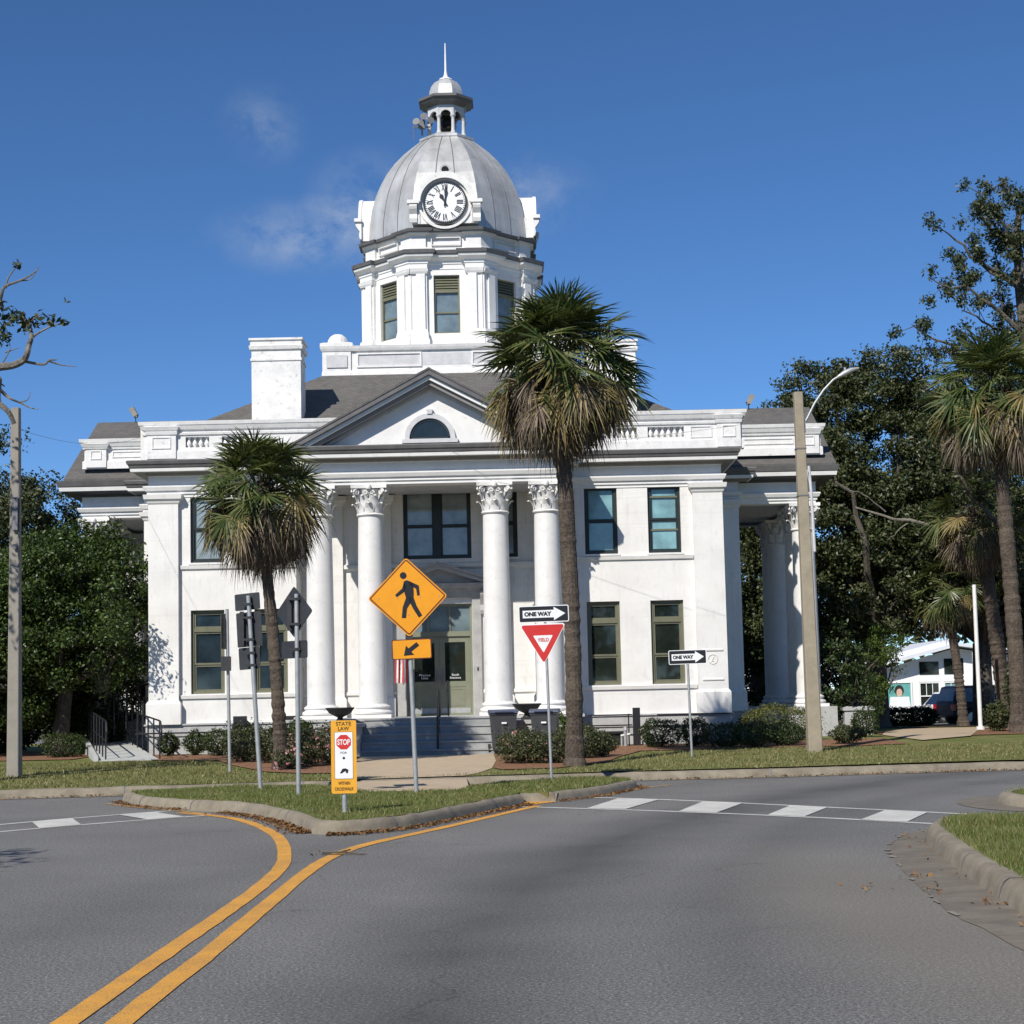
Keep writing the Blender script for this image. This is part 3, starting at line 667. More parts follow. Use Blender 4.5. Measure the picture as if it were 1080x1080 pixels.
lawnpoly = [(p.x, p.y+.33) for p in far if -17 < p.x < 17]+[(16, 39.6), (9, 39.2), (5.8, 39.5), (3.1, 39.0), (2.4, 36.5), (2.0, 34.2), (.8, 32.5), (-.3, 32.3), (-.6, 31.3), (-3.4, 30.9), (-3.5, 32.4), (-4.3, 32.4), (-5.3, 33.4), (-6.4, 36.2), (-7.3, 38.9), (-9, 39.5), (-16, 40)]
blades('grass', lawnpoly, 120000, .15, .05, .011, 4, zf=gz, mt='bladedry')
# ---- dry leaves swept along the kerbs
def litter(name, path, n, wid, seed, z=.01, s=.045, off=-.02):
    rg = np.random.default_rng(seed); P_ = np.array([(p.x, p.y) for p in path]); i = rg.integers(0, len(P_)-1, n); t = rg.uniform(0, 1, n)[:, None]
    c = P_[i]*(1-t)+P_[i+1]*t; d = unit(P_[i+1]-P_[i]); nn = np.stack([-d[:, 1], d[:, 0]], 1)
    c = c+nn*(off-np.abs(rg.normal(0, wid, n)))[:, None]
    C = np.concatenate([c, z+np.abs(rg.normal(0, .012, n))[:, None]+np.maximum(0, .05-np.abs((c-P_[i]).sum(1))[:, None]*.0)*0], 1)
    V = leafquads(C, np.tile([0, 0, 1.0], (n, 1)), np.full(n, s), rg, .55, .35)
    return stuff(link(name, quads_mesh(name, V, 'dryleaf')))
litter('fallen_leaves', spline(ISL[4:9], 6), 1500, .11, 1, .012)
litter('fallen_leaves', spline(ISL[9:], 6), 1500, .09, 2, .012)
litter('fallen_leaves', spline(ISL[:4], 6), 350, .10, 3, .012)
litter('fallen_leaves', spline(TIP, 6), 450, .08, 4, .012)
litter('fallen_leaves', rv[14:55], 45, .16, 5, .02, .04)
litter('fallen_leaves', spline(FAR[3:-3], 6), 700, .15, 6, .012, .06)
for (x, y, k) in [(3.28, 13.0, 9), (3.42, 14.0, 12), (2.85, 13.3, 7), (3.5, 12.2, 10), (-2.15, 17.3, 3)]:
    rg = np.random.default_rng(int(abs(x)*100)); C = np.stack([rg.normal(x, .09, k), rg.normal(y, .11, k), rg.uniform(.012, .035, k)], 1)
    stuff(link('fallen_leaves', quads_mesh('leaf_pile', leafquads(C, np.tile([0, 0, 1.0], (k, 1)), np.full(k, .055), rg, .4, .4), 'dryleaf')))
# ================================================================== THE COURTHOUSE
BX, BY, BZ = -2.03, 43.0, .3
CH = thing('courthouse', 'white domed courthouse with clock dome, corinthian columns and pediment', 'courthouse', (BX, BY, BZ))
def B(): return MB((0, 0, -BZ))
HW = 7.67; AW = 8.65; AY = 3.8; PX = 3.3; PY = -1.73
# window sizes of the two storeys
UP = (5.42, 7.27); LO = (1.92, 4.15)
bays = [(-6.58, -5.68), (-4.88, -4.0), (4.0, 4.88), (5.70, 6.58)]
holes = [(a, b, *UP) for a, b in bays]+[(a, b, *LO) for a, b in bays]
RW = 3.75     # half width of the recess behind the columns
w = B()
w.wall(-HW, -RW, 1.13, 7.9, 0, [h for h in holes if h[0] < 0]); w.wall(RW, HW, 1.13, 7.9, 0, [h for h in holes if h[0] > 0])
w.box(-HW, -HW+.2, .02, AY, 1.13, 7.9); w.box(HW-.2, HW, .02, AY, 1.13, 7.9)
for s in (-1, 1):
    w.box(min(s*(RW-.0), s*(RW+.2)), max(s*RW, s*(RW+.2)), .02, 1.2, 1.2, 7.9)          # recess cheeks
    w.box(min(s*(HW-.05), s*AW), max(s*(HW-.05), s*AW), AY, 4.05, .9, 7.9)               # step-out walls
    w.box(min(s*(AW-.2), s*AW), max(s*(AW-.2), s*AW), 4.05, 11.5, .9, 7.9)
    w.box(min(s*(HW-.05), s*AW), max(s*(HW-.05), s*AW), 11.25, 11.5, .9, 7.9)
    w.box(min(s*(HW-.2), s*HW), max(s*(HW-.2), s*HW), 11.5, 15.2, .9, 7.9)
w.box(-HW, HW, 15.2, 15.4, .9, 7.9)
w.wall(-RW, RW, 1.2, 7.9, 1.2, [(-.95, .92, 5.5, 7.45), (-2.2, -1.33, 5.5, 7.45), (1.33, 2.2, 5.5, 7.45), (-.92, .90, 1.2, 4.25)], .22)
# faint belt line, pilaster strips, sill and base bands
for a, b in ((-HW, -RW), (RW, HW)):
    w.mould([(a if a > 0 else -6.86, 0), (b if b < 0 else 6.88, 0)], [(0, 5.24), (.05, 5.26), (.07, 5.35), (0, 5.37)])
    w.mould([(a if a > 0 else -6.86, 0), (b if b < 0 else 6.88, 0)], [(0, 1.78), (.05, 1.80), (.07, 1.89), (0, 1.91)])
w.mould([(-RW, 1.2), (-1.18, 1.2)], [(0, 1.76), (.05, 1.80), (.05, 1.88), (0, 1.9)]); w.mould([(1.16, 1.2), (RW, 1.2)], [(0, 1.76), (.05, 1.80), (.05, 1.88), (0, 1.9)])
w.mould([(-RW, 1.2), (RW, 1.2)], [(0, 5.20), (.10, 5.26), (.10, 5.36), (0, 5.40)])
w.build('wall', 'wall', CH)
m = B(); m.box(-RW-.1, RW+.1, 2.4, 2.6, 1.2, 7.9); m.box(-HW+.3, -RW-.3, .6, .75, 1, 7.9); m.box(RW+.3, HW-.3, .6, .75, 1, 7.9); m.build('interior_wall', 'interior', CH)
def pilaster(x0, x1, y, proud, name='pilaster', zb=1.13):
    m = B()
    m.box(x0, x1, y-proud, y+.1, zb, 7.05)
    m.mould([(x0, y+.1), (x0, y-proud), (x1, y-proud), (x1, y+.1)], [(0, zb), (.06, zb), (.06, 1.68), (.02, 1.74), (0, 1.76)])
    m.mould([(x0, y+.1), (x0, y-proud), (x1, y-proud), (x1, y+.1)], [(0, 7.0), (.03, 7.04), (.05, 7.10), (.10, 7.14), (.12, 7.26), (0, 7.28)])
    return m.build(name, 'wall', CH)
pilaster(-7.68, -6.88, 0, .14); pilaster(6.90, 7.70, 0, .14)
pilaster(-AW-.02, -HW-.02, AY, .10); pilaster(HW+.02, AW+.02, AY, .10)
for x in (-2.95, -1.62, 1.62, 2.95): pilaster(x-.34, x+.34, 1.2, .14)
# emblem plaque low on the right-hand pilaster
m = B(); m.mould([(7.02, -.155), (7.58, -.155)], [(0, 1.98), (.012, 2.0), (.012, 2.03), (0, 2.05)]); m.build('emblem_plaque', 'wall', CH); m = B(); m.mould([(7.02, -.155), (7.58, -.155)], [(0, 2.76), (.012, 2.78), (.012, 2.81), (0, 2.83)])
m.build('emblem_plaque', 'wall', CH); m = B()
ring = [(.125*cos(2*pi*k/24)+7.30, -.158, 2.55+.125*sin(2*pi*k/24)) for k in range(25)]; m.tube(ring, .005, 6)
m.tube([(7.26, -.155, 2.47), (7.34, -.155, 2.63)], .005, 6); m.tube([(7.26, -.155, 2.50), (7.33, -.155, 2.50)], .005, 6)
m.build('round_emblem', 'wall', CH)
# plinth
PL = [(-AW, 11.5), (-AW, AY), (-HW, AY), (-HW, 0), (HW, 0), (HW, AY), (AW, AY), (AW, 11.5)]
m = B(); m.mould(PL, [(.06, .0), (.06, .80), (.10, .82), (.10, 1.10), (.14, 1.10), (.14, 1.14), (-.3, 1.16)]); m.build('plinth', 'stone', CH)
m = B(); m.box(3.95, 4.95, -.075, -.02, .36, .70); m.build('basement_opening', 'interior', CH)
m = B(); m.box(-3.72, 3.72, -2.15, 1.19, .1, 1.13); m.box(-3.78, 3.78, -2.2, 1.19, 1.13, 1.2); m.build('porch_floor', 'stone', CH)
# stairs between two stone blocks
m = B(); n = 5
for k in range(n):
    z1 = .25+(1.2-.25)*(k+1)/n-.012; y0 = -3.55+k*.27
    m.box(-1.76, 1.76, y0, -2.16, z1-.19 if k else .0, z1-.04); m.box(-1.76, 1.76, y0-.03, -2.16, z1-.04, z1)
m.build('stairs', 'stepstone', CH)
for s in (-1, 1):
    m = B(); x0, x1 = sorted((s*1.77, s*2.86)); m.box(x0, x1, -3.45, -2.16, 0, 1.0); m.box(x0-.04, x1+.04, -3.50, -2.14, 1.0, 1.09); m.build('pedestal', 'stone', CH)
# ---------------- columns
def capital_mb():
    m = MB(); r = .32
    m.lathe([(r+.03, 6.40), (r+.05, 6.43), (r+.03, 6.46), (r-.01, 6.48), (r-.02, 6.8), (r+.02, 6.98), (r+.10, 7.08)], 24)
    m.prism([(-.46, -.46), (-.2, -.40), (.2, -.40), (.46, -.46), (.40, -.2), (.40, .2), (.46, .46), (.2, .40), (-.2, .40), (-.46, .46), (-.40, .2), (-.40, -.2)], 7.10, 7.2, 'z')
    for row, (z0, h, k0, rr) in enumerate(((6.47, .27, 0, r+.0), (6.60, .34, .5, r-.005))):
        for k in range(8):
            a = 2*pi*(k+k0)/8; ca, sa = cos(a), sin(a); vs = []; fs = []
            for t, o_, wd in ((0, .02, .10), (.4, .03, .125), (.75, .07, .11), (.95, .125, .075), (1.0, .15, .04), (.88, .17, .03)):
                for sd in (-1, -.4, .4, 1):
                    x = rr+o_-(.03 if abs(sd) == 1 else 0); y = sd*wd
                    vs.append((x*ca-y*sa, x*sa+y*ca, z0+h*t))
            for i in range(5):
                for j in range(3): fs.append((i*4+j, i*4+j+1, i*4+j+5, i*4+j+4))
            m.add(vs, fs)
    for k in range(4):
        a = pi/4+pi/2*k; ca, sa = cos(a), sin(a)
        pts = [(r+.0, 6.82), (r+.08, 6.96), (r+.17, 7.05)]
        m.tube([(q*ca, q*sa, z) for q, z in pts], [.025, .035, .045], 6)
        for sd in (-1, 1):       # the volute scroll, a spiral of tube on each face
            sp = []
            for j in range(15):
                th = j*.62; q = .095*(1-j/17)
                sp.append((r+.17+q*cos(th), sd*.045, 7.0+q*sin(th)))
            m.tube([(x*ca-y*sa, x*sa+y*ca, z) for x, y, z in sp], .026, 5)
    for k in range(4):
        a = pi/2*k; ca, sa = cos(a), sin(a)
        for sd in (-1, 1):
            sp = []
            for j in range(11):
                th = j*.66; q = .06*(1-j/13); sp.append((r+.07, sd*(.085)+sd*q*cos(th), 6.98+q*sin(th)))
            m.tube([(x*ca-y*sa, x*sa+y*ca, z) for x, y, z in sp], .02, 5)
        m.lathe([(.0, 7.04), (.06, 7.08), (.07, 7.15), (.04, 7.2)], 8, ((r+.1)*ca, (r+.1)*sa))
    return m
def shaft_mb():
    m = MB(); pr = []
    for i in range(13):
        t = i/12; pr.append((.362-.042*t**1.7, 1.56+(6.40-1.56)*t))
    m.lathe([(.40, 1.52), (.375, 1.55)]+pr, 32); return m
def base_mb():
    m = MB(); m.box(-.5, .5, -.5, .5, 1.2, 1.29)
    m.lathe([(.44, 1.29), (.485, 1.31), (.495, 1.35), (.47, 1.39), (.42, 1.41), (.41, 1.44), (.44, 1.46), (.445, 1.49), (.42, 1.52), (.39, 1.53)], 32); return m
sh_d, ca_d, ba_d = shaft_mb().data('column', 'stucco', 50), capital_mb().data('capital', 'oldtrim', 40), base_mb().data('column_base', 'stucco', 40)
cols = [(x, -1.4) for x in (-2.95, -1.62, 1.62, 2.95)]
for s in (-1, 1): cols += [(10.70 if s > 0 else -10.29, 7.67+d) for d in (-2.95, -1.62, 1.62, 2.95)]
for x, y in cols:
    c = link('column', sh_d, CH, (x, y, -BZ)); link('capital', ca_d, c); link('column_base', ba_d, c)
# ---------------- entablature
ENT = [(-HW, 15.4), (-HW, 11.5), (-AW, 11.5), (-AW, AY), (-HW, AY), (-HW, 0), (-PX, 0), (-PX, PY), (PX, PY), (PX, 0), (HW, 0), (HW, AY), (AW, AY), (AW, 11.5), (HW, 11.5), (HW, 15.4)]
lowp = [(-.5, 7.2), (.02, 7.2), (.02, 7.27), (.06, 7.29), (.06, 7.36), (.11, 7.38), (.15, 7.47), (.15, 7.50), (.03, 7.53), (.03, 7.76), (.07, 7.79)]
m = B(); m.mould(ENT, lowp); m.build('frieze', 'trim', CH)
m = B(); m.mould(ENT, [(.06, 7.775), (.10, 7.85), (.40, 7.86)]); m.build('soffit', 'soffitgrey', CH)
m = B(); m.mould(ENT, [(.36, 7.85), (.40, 7.85), (.42, 7.86), (.43, 7.94), (.39, 7.95)]); m.build('cornice', 'trim', CH)
m = B(); m.mould(ENT, [(.38, 7.945), (.45, 7.96), (.47, 8.03), (.50, 8.05), (.52, 8.13), (.50, 8.16), (-.5, 8.30), (-1.2, 8.42)]); m.build('gutter', 'greytrim', CH)
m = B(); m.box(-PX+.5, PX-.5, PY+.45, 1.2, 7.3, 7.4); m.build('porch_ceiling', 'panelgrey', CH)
# ---------------- pediment over the porch
sl = .535; hw = 3.80; ax = 8.10+hw*sl
m = B()
m.prism([(-PX+.05, 8.12), (PX-.05, 8.12), (0, 8.12+(PX-.05)*sl)], PY+.02, PY+.25); m.build('pediment', 'stucco', CH)
def rake(d0, d1, y0, y1, mt, name, ext=0):
    m = B(); k = sqrt(1+sl*sl)
    for s in (-1, 1):
        m.prism([(s*(hw+ext), ax-(hw+ext)*sl-d0*k), (0, ax-d0*k), (0, ax-d1*k), (s*(hw+ext), ax-(hw+ext)*sl-d1*k)], y0, y1)
    return m.build(name, mt, CH)
rake(0.0, .05, PY-.53, 5.2, 'shingle', 'roof'); rake(.05, .16, PY-.51, PY+.6, 'greytrim', 'gutter'); rake(.163, .19, PY-.44, PY+.6, 'panelgrey', 'cornice')
rake(.19, .265, PY-.42, PY+.55, 'trim', 'cornice'); rake(.265, .37, PY-.33, PY+.5, 'soffitgrey', 'soffit'); rake(.37, .45, PY-.07, PY+.4, 'panelgrey', 'frieze')
# half-round window in the pediment
def arc(cx, cz, r, a0, a1, n): return [(cx+r*cos(a0+(a1-a0)*k/n), cz+r*sin(a0+(a1-a0)*k/n)) for k in range(n+1)]
LX, LZ = -.02, 8.36
m = B(); o_, i_ = arc(LX, LZ, .66, 0, pi, 20), arc(LX, LZ, .53, 0, pi, 20)
for k in range(20): m.prism([o_[k], o_[k+1], i_[k+1], i_[k]], PY-.06, PY+.03)
m.box(LX-.72, LX+.72, PY-.08, PY+.03, 8.25, 8.355); m.prism([(LX-.06, 9.0), (LX+.06, 9.0), (LX+.09, 9.12), (LX-.09, 9.12)], PY-.09, PY+.02)
lw = m.build('window', 'panelgrey', CH)
m = B(); m.prism(arc(LX, LZ, .53, 0, pi, 20), PY+.0, PY+.015); m.build('pane', 'pane_low', lw)
m = B(); o_, i_ = arc(LX, LZ, .53, 0, pi, 20), arc(LX, LZ, .47, 0, pi, 20)
for k in range(20): m.prism([o_[k], o_[k+1], i_[k+1], i_[k]], PY-.02, PY-.002)
m.box(LX-.53, LX+.53, PY-.02, PY-.002, LZ, LZ+.045); m.build('sash', 'darkframe', lw)
# ---------------- facade windows
def frame_rects(m, x0, x1, z0, z1, t, y0, y1):
    m.box(x0, x0+t, y0, y1, z0, z1); m.box(x1-t, x1, y0, y1, z0, z1); m.box(x0+t, x1-t, y0, y1, z0, z0+t); m.box(x0+t, x1-t, y0, y1, z1-t, z1)
def window(x0, x1, z0, z1, y, style, pane, frame='darkframe'):
    m = B(); t = .07
    frame_rects(m, x0+.003, x1-.003, z0+.003, z1-.003, t, y+.09, y+.17)
    if style == 'upper':
        zm = z0+(z1-z0)*.49; frame_rects(m, x0+t, x1-t, zm, z1-t, .05, y+.11, y+.15); frame_rects(m, x0+t, x1-t, z0+t, zm-.004, .05, y+.13, y+.165)
    elif style == 'lower':
        zt = z0+(z1-z0)*.74; m.box(x0+t, x1-t, y+.08, y+.16, zt, zt+.10)
        frame_rects(m, x0+t, x1-t, zt+.1, z1-t, .05, y+.11, y+.15)
        zm = z0+(zt-z0)*.47; frame_rects(m, x0+t, x1-t, zm, zt, .05, y+.11, y+.15); frame_rects(m, x0+t, x1-t, z0+t, zm-.004, .05, y+.13, y+.165)
    elif style == 'double':
        xm = (x0+x1)/2; m.box(xm-.10, xm+.10, y+.05, y+.17, z0+t, z1-t); zm = z0+(z1-z0)*.47
        for a, b in ((x0+t, xm-.10), (xm+.10, x1-t)): frame_rects(m, a, b, zm, z1-t, .045, y+.11, y+.15); frame_rects(m, a, b, z0+t, zm-.004, .045, y+.13, y+.165)
    w_ = m.build('window', frame, CH)
    q = B(); q.box(x0+t, x1-t, y+.152, y+.156, z0+t, z1-t); q.build('pane', pane, w_)
    if style != 'double':
        s = B(); s.box(x0-.05, x1+.05, y-.06, y+.09, z0-.05, z0+.002); s.build('sill', 'trim', w_)
    return w_
for i, (a, b) in enumerate(bays):
    window(a, b, *UP, 0, 'upper', 'pane_up' if a > 0 else 'pane_grey'); window(a, b, *LO, 0, 'lower', 'pane_low' if a > 0 else 'pane_blind', 'olive')
window(-.95, .92, 5.5, 7.45, 1.2, 'double', 'pane_grey'); window(-2.2, -1.33, 5.5, 7.45, 1.2, 'upper', 'pane_grey'); window(1.33, 2.2, 5.5, 7.45, 1.2, 'upper', 'pane_grey')
# storm sash of the second upper window
m = B(); m.box(5.77, 6.51, .10, .125, 6.92, 6.97); m.box(5.77, 6.51, .12, .135, 6.03, 6.08); m.build('sash', 'olive', CH)
# ---------------- doorway
m = B(); y = 1.2
m.box(-1.17, -.93, y-.10, y-.004, 1.2, 4.42); m.box(.91, 1.15, y-.10, y-.004, 1.2, 4.42); m.box(-1.17, 1.15, y-.105, y-.004, 4.42, 4.60)
m.mould([(-1.30, y-.01), (-1.30, y-.16), (1.28, y-.16), (1.28, y-.01)], [(-.1, 4.60), (0, 4.60), (.03, 4.66), (.10, 4.70), (.12, 4.80), (-.1, 4.82)])
for k in range(30): m.box(-1.28+k*.086, -1.235+k*.086, y-.20, y-.16, 4.61, 4.67)
apx = 5.32
for s in (-1, 1):
    m.prism([(s*1.48-.0, 4.82), (-.0, apx), (-.0, apx-.13), (s*1.18, 4.82)], y-.30, y-.01)
    m.prism([(s*1.50, 4.90), (0, apx+.075), (0, apx+.003), (s*1.50, 4.825)], y-.34, y-.01)
m.prism([(-1.15, 4.82), (1.15, 4.82), (0, 5.2)], y-.12, y-.01)
m.build('door_pediment', 'doortrim', CH)
for s in (-1.24, 1.22):
    m = B(); m.prism([(-.26, 4.58), (-.04, 4.58), (-.04, 3.95), (-.09, 3.95), (-.13, 4.05), (-.10, 4.2), (-.20, 4.38), (-.26, 4.48)], s-.085, s+.085, 'x', 0)
    o = m.build('scroll_bracket', 'doortrim', CH); o.location.y += y
m = B(); frame_rects(m, -.915, .895, 1.205, 4.245, .06, y+.08, y+.2); m.box(-.855, .835, y+.07, y+.2, 3.36, 3.50)
for x in (-.32, .28): m.box(x-.025, x+.025, y+.09, y+.16, 3.5, 4.185)
tr = m.build('door_frame', 'doorgreen', CH)
m = B(); m.box(-.855, .835, y+.13, y+.135, 3.5, 4.185); m.build('transom_pane', 'pane_tower', tr)
def leaf(x0, x1, hs, words):
    m = B(); yy = y+.12
    gx0, gx1 = x0+.14, x1-.14
    m.box(x0, gx0, yy, yy+.05, 1.215, 3.355); m.box(gx1, x1, yy, yy+.05, 1.215, 3.355); m.box(gx0, gx1, yy, yy+.05, 3.2, 3.355)
    m.box(gx0, gx1, yy, yy+.05, 1.215, 1.42); m.box(gx0, gx1, yy, yy+.05, 1.98, 2.13); m.box(gx0, gx1, yy+.012, yy+.04, 1.42, 1.98); frame_rects(m, gx0+.03, gx1-.03, 1.46, 1.94, .04, yy+.003, yy+.0115)
    d = m.build('door', 'doorgreen', CH)
    m = B(); m.box(gx0, gx1, yy+.022, yy+.027, 2.13, 3.2); m.build('pane', 'pane_low', d)
    m = B(); m.box(x0+.02, x1-.02, yy-.006, yy-.001, 1.23, 1.40); m.build('kick_plate', 'galv', d)
    hx = x1-.07 if hs > 0 else x0+.07
    m = B(); m.box(hx-.045, hx+.045, yy-.008, yy-.001, 2.12, 2.48); m.tube([(hx, yy-.01, 2.05), (hx, yy-.07, 2.05), (hx, yy-.07, 2.28), (hx, yy-.01, 2.28)], .014, 6); m.build('handle', 'seam', d)
    text_mesh(words, .085, 'white', d, 'lettering', ((gx0+gx1)/2, yy+.015, 2.27-BZ), (pi/2, 0, 0), .001, width=.30)
leaf(-.85, -.012, 1, "Please\nUse"); leaf(-.006, .83, -1, "South\nEntrance")
m = B(); m.box(1.02, 1.06, 1.10, 1.09, 2.4, 2.5); m.build('doorbell', 'black', CH)
# ---------------- parapet with balustrade
def parapet(x0, x1, y0, y1, z0, z1, groups, piers, name, panels=()):
    m = B(); h = z1-z0; ya = y0
    zb0, zb1 = z0+.26*h, z0+.56*h
    m.wall(x0, x1, z0, z1-.12, ya, [(a, b, zb0, zb1) for a, b in groups], y1-y0)
    m.box(x0, x1, ya+.004, y1, z0, z0+.24*h); m.box(x0, x1, ya+.004, y1, z0+.60*h, z1-.12)
    m.mould([(x0, y1), (x0, ya), (x1, ya), (x1, y1)], [(0, z0-.1), (.05, z0-.1), (.05, z0+.15*h), (0, z0+.2*h)])
    m.mould([(x0, y1), (x0, ya), (x1, ya), (x1, y1)], [(0, z0+.60*h), (.04, z0+.62*h), (.05, z0+.68*h), (0, z0+.70*h)])
    m.mould([(x0, y1), (x0, ya), (x1, ya), (x1, y1)], [(0, z1-.24), (.06, z1-.22), (.10, z1-.12), (.12, z1-.10), (.14, z1-.01), (.12, z1), (-.25, z1+.02)])
    for a, b in piers:
        m.box(a, b, ya-.09, ya, z0-.06, z1-.23)
        m.mould([(a, ya), (a, ya-.09), (b, ya-.09), (b, ya)], [(0, z0+.60*h), (.03, z0+.62*h), (.05, z0+.70*h), (0, z0+.72*h)])
        m.mould([(a, ya), (a, ya-.09), (b, ya-.09), (b, ya)], [(0, z1-.30), (.05, z1-.25), (.09, z1-.15), (0, z1-.11)])
    for a, b, c, d in list(panels)+[(a+.14, b-.14, z0+.22*h, z0+.56*h) for a, b in piers]:
        yy = ya-.09 if any(p[0] <= a and b <= p[1] for p in piers) else ya
        t = .03; frame_rects(m, a, b, c, d, t, yy-.022, yy-.001)
    o = m.build(name, 'oldtrim', CH)
    if groups:
        for a, b in groups: q = B(); q.box(a-.02, b+.02, ya+.17, ya+.19, zb0-.02, zb1+.02); q.build('backing', 'oldtrim', o)
        bd = None
        for a, b in groups:
            n = max(2, int(round((b-a)/.17)))
            for k in range(n):
                cx = a+(b-a)*(k+.5)/n; hh = zb1-zb0
                bd = bd or MB().lathe([(.045, zb0), (.03, zb0+.08*hh), (.075, zb0+.35*hh), (.055, zb0+.55*hh), (.03, zb0+.7*hh), (.035, zb0+.85*hh), (.06, zb1)], 8).data('baluster', 'trim', 50)
                link('baluster', bd, o, (cx, ya+.10, -BZ))
    return o
PZ0, PZ1 = 8.46, 9.43
parapet(-8.05, 8.45, 1.0, 1.25, PZ0, PZ1, [(-6.9, -6.25), (-5.9, -5.2), (4.9, 5.55), (5.85, 6.85)], [(-7.95, -7.15), (7.75, 8.40)], 'balustrade',
        [(7.02, 7.62, PZ0+.22*.97, PZ0+.56*.97)])
for s in (-1, 1):
    m = B(); a, b = sorted((s*7.95, s*8.2)); m.box(a, b, 1.26, 11, PZ0, PZ1-.02); m.build('side_parapet', 'oldtrim', CH)
# ---------------- main hipped roof
m = B(); e, zt, ze = (7.95, 1.26, 15.2), 11.35, 8.95
base = [(-7.93, 1.26), (7.93, 1.26), (7.93, 15.2), (-7.93, 15.2)]; top = [(-3.5, 4.5), (3.9, 4.5), (3.9, 11.9), (-3.5, 11.9)]
m.add([(*p, ze) for p in base]+[(*p, zt) for p in top], [(i, (i+1) % 4, 4+(i+1) % 4, 4+i) for i in range(4)]+[(4, 5, 6, 7)]); m.build('roof', 'shingle', CH)
# ---------------- side porches with their own gabled roofs
for s in (-1, 1):
    y0, y1, xo = 4.39, 10.95, (11.03 if s > 0 else 10.62)
    path = [(s*AW, y0), (s*xo, y0), (s*xo, y1), (s*AW, y1)]
    if s < 0: path = path[::-1]
    m = B(); m.mould(path, [(-.5, 7.2), (.02, 7.2), (.02, 7.27), (.06, 7.29), (.06, 7.36), (.11, 7.38), (.15, 7.47), (.15, 7.50), (.03, 7.53), (.03, 7.80), (.07, 7.84)]); m.build('side_frieze', 'trim', CH)
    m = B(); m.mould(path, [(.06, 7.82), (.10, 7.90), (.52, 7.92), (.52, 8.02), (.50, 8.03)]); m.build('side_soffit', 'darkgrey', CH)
    m = B(); m.mould(path, [(.505, 7.94), (.56, 7.95), (.58, 8.06), (.50, 8.07)]); m.build('side_cornice', 'trim', CH)
    m = B(); m.mould(path, [(.50, 8.065), (.60, 8.08), (.64, 8.24), (.3, 8.30)]); m.build('side_gutter', 'greytrim', CH)
    rx = xo+(.55 if s > 0 else .42); ym = 7.67; zr = 10.55; ze_ = 8.2; ye = y0-.62; yf = y1+.62
    m = B(); x0, x1 = sorted((s*3.0, s*rx))
    m.prism([(ye, ze_), (ym, zr), (yf, ze_), (yf, ze_+.1), (ym, zr+.1), (ye, ze_+.1)], x0, x1, 'x'); m.build('side_roof', 'shingle', CH)
    m = B(); x0, x1 = sorted((s*(xo-.3), s*(xo-.05))); m.prism([(y0, 8.2), (y1, 8.2), (ym, 10.2)], x0, x1, 'x'); m.build('side_pediment', 'stucco', CH)
    m = B(); a, b = sorted((s*AW-s*.0, s*xo)); m.box(a, b, y0+.5, y1-.5, 7.3, 7.38); m.build('side_ceiling', 'panelgrey', CH)
    m = B(); a, b = sorted((s*(AW+.14), s*(xo+.35))); m.box(a, b, y0-.4, y1+.4, -.1, 1.2); m.build('side_floor', 'stone', CH)
parapet(-10.50, -8.3, 4.05, 4.3, 8.72, 9.50, [], [(-10.44, -9.84)], 'side_balustrade', [(-9.68, -8.45, 8.95, 9.14)])
parapet(8.6, 11.2, 4.05, 4.3, 8.68, 9.50, [], [(10.55, 11.14)], 'side_balustrade', [(8.8, 10.4, 8.92, 9.10)])
# ---------------- chimneys
for x0, x1, zt in ((-5.16, -3.78, 11.86), (4.27, 5.62, 11.60)):
    m = B(); y0, y1 = 1.6, 2.6
    m.box(x0, x1, y0, y1, 9.0, zt-.04)
    m.mould([(x0, y0), (x1, y0), (x1, y1), (x0, y1)], [(0, zt-.66), (.03, zt-.64), (.03, zt-.58), (0, zt-.56)], True)
    m.mould([(x0, y0), (x1, y0), (x1, y1), (x0, y1)], [(0, zt-.34), (.05, zt-.32), (.07, zt-.22), (.03, zt-.2), (.03, zt-.08), (.07, zt-.06), (.07, zt), (-.4, zt+.02)], True)
    m.build('chimney', M['chimney'] if 'chimney' in M else 'oldtrim', CH)
# ---------------- square base of the tower
TX, TY = .2, 8.4
m = B(); h = 3.72; x0, x1, y0, y1 = TX-h, TX+h, TY-h, TY+h
sq = [(x0, y0), (x1, y0), (x1, y1), (x0, y1)]
m.mould(sq, [(.1, 10.6), (.1, 11.18), (.04, 11.28), (.02, 11.5), (-.04, 11.56), (-.04, 12.12), (-.06, 12.12)], True)
m.mould(sq, [(-.06, 12.10), (.03, 12.12), (.06, 12.19), (.08, 12.27), (-.2, 12.30), (-1.5, 12.32), (-3.6, 12.34)], True)
for cx in (x0+.42, x1-.42):
    for cy in (y0+.42, y1-.42):
        k = [(cx-.40, cy-.40), (cx+.40, cy-.40), (cx+.40, cy+.40), (cx-.40, cy+.40)]
        m.mould(k, [(.03, 11.5), (.03, 12.1), (.05, 12.2), (.09, 12.25), (.09, 12.36), (0, 12.40), (-.39, 12.41)], True)
        m.lathe([(.32, 12.38), (.32, 12.44), (.30, 12.54), (.24, 12.64), (.14, 12.71), (.02, 12.735)], 16, (cx, cy))
for a, b in ((TX-2.7, TX-.75), (TX+.75, TX+2.7)): frame_rects(m, a, b, 11.62, 12.06, .05, y0+.0, y0+.05)
m.build('tower_base', 'oldtrim', CH)
m = B(); m.box(TX-2.65, TX+2.65, y0+.035, y0+.05, 11.66, 12.03); m.box(x0+.12, x0+.74, y0-.045, y0-.03, 11.62, 12.0); m.build('tower_base_panel', 'panelgrey', CH)
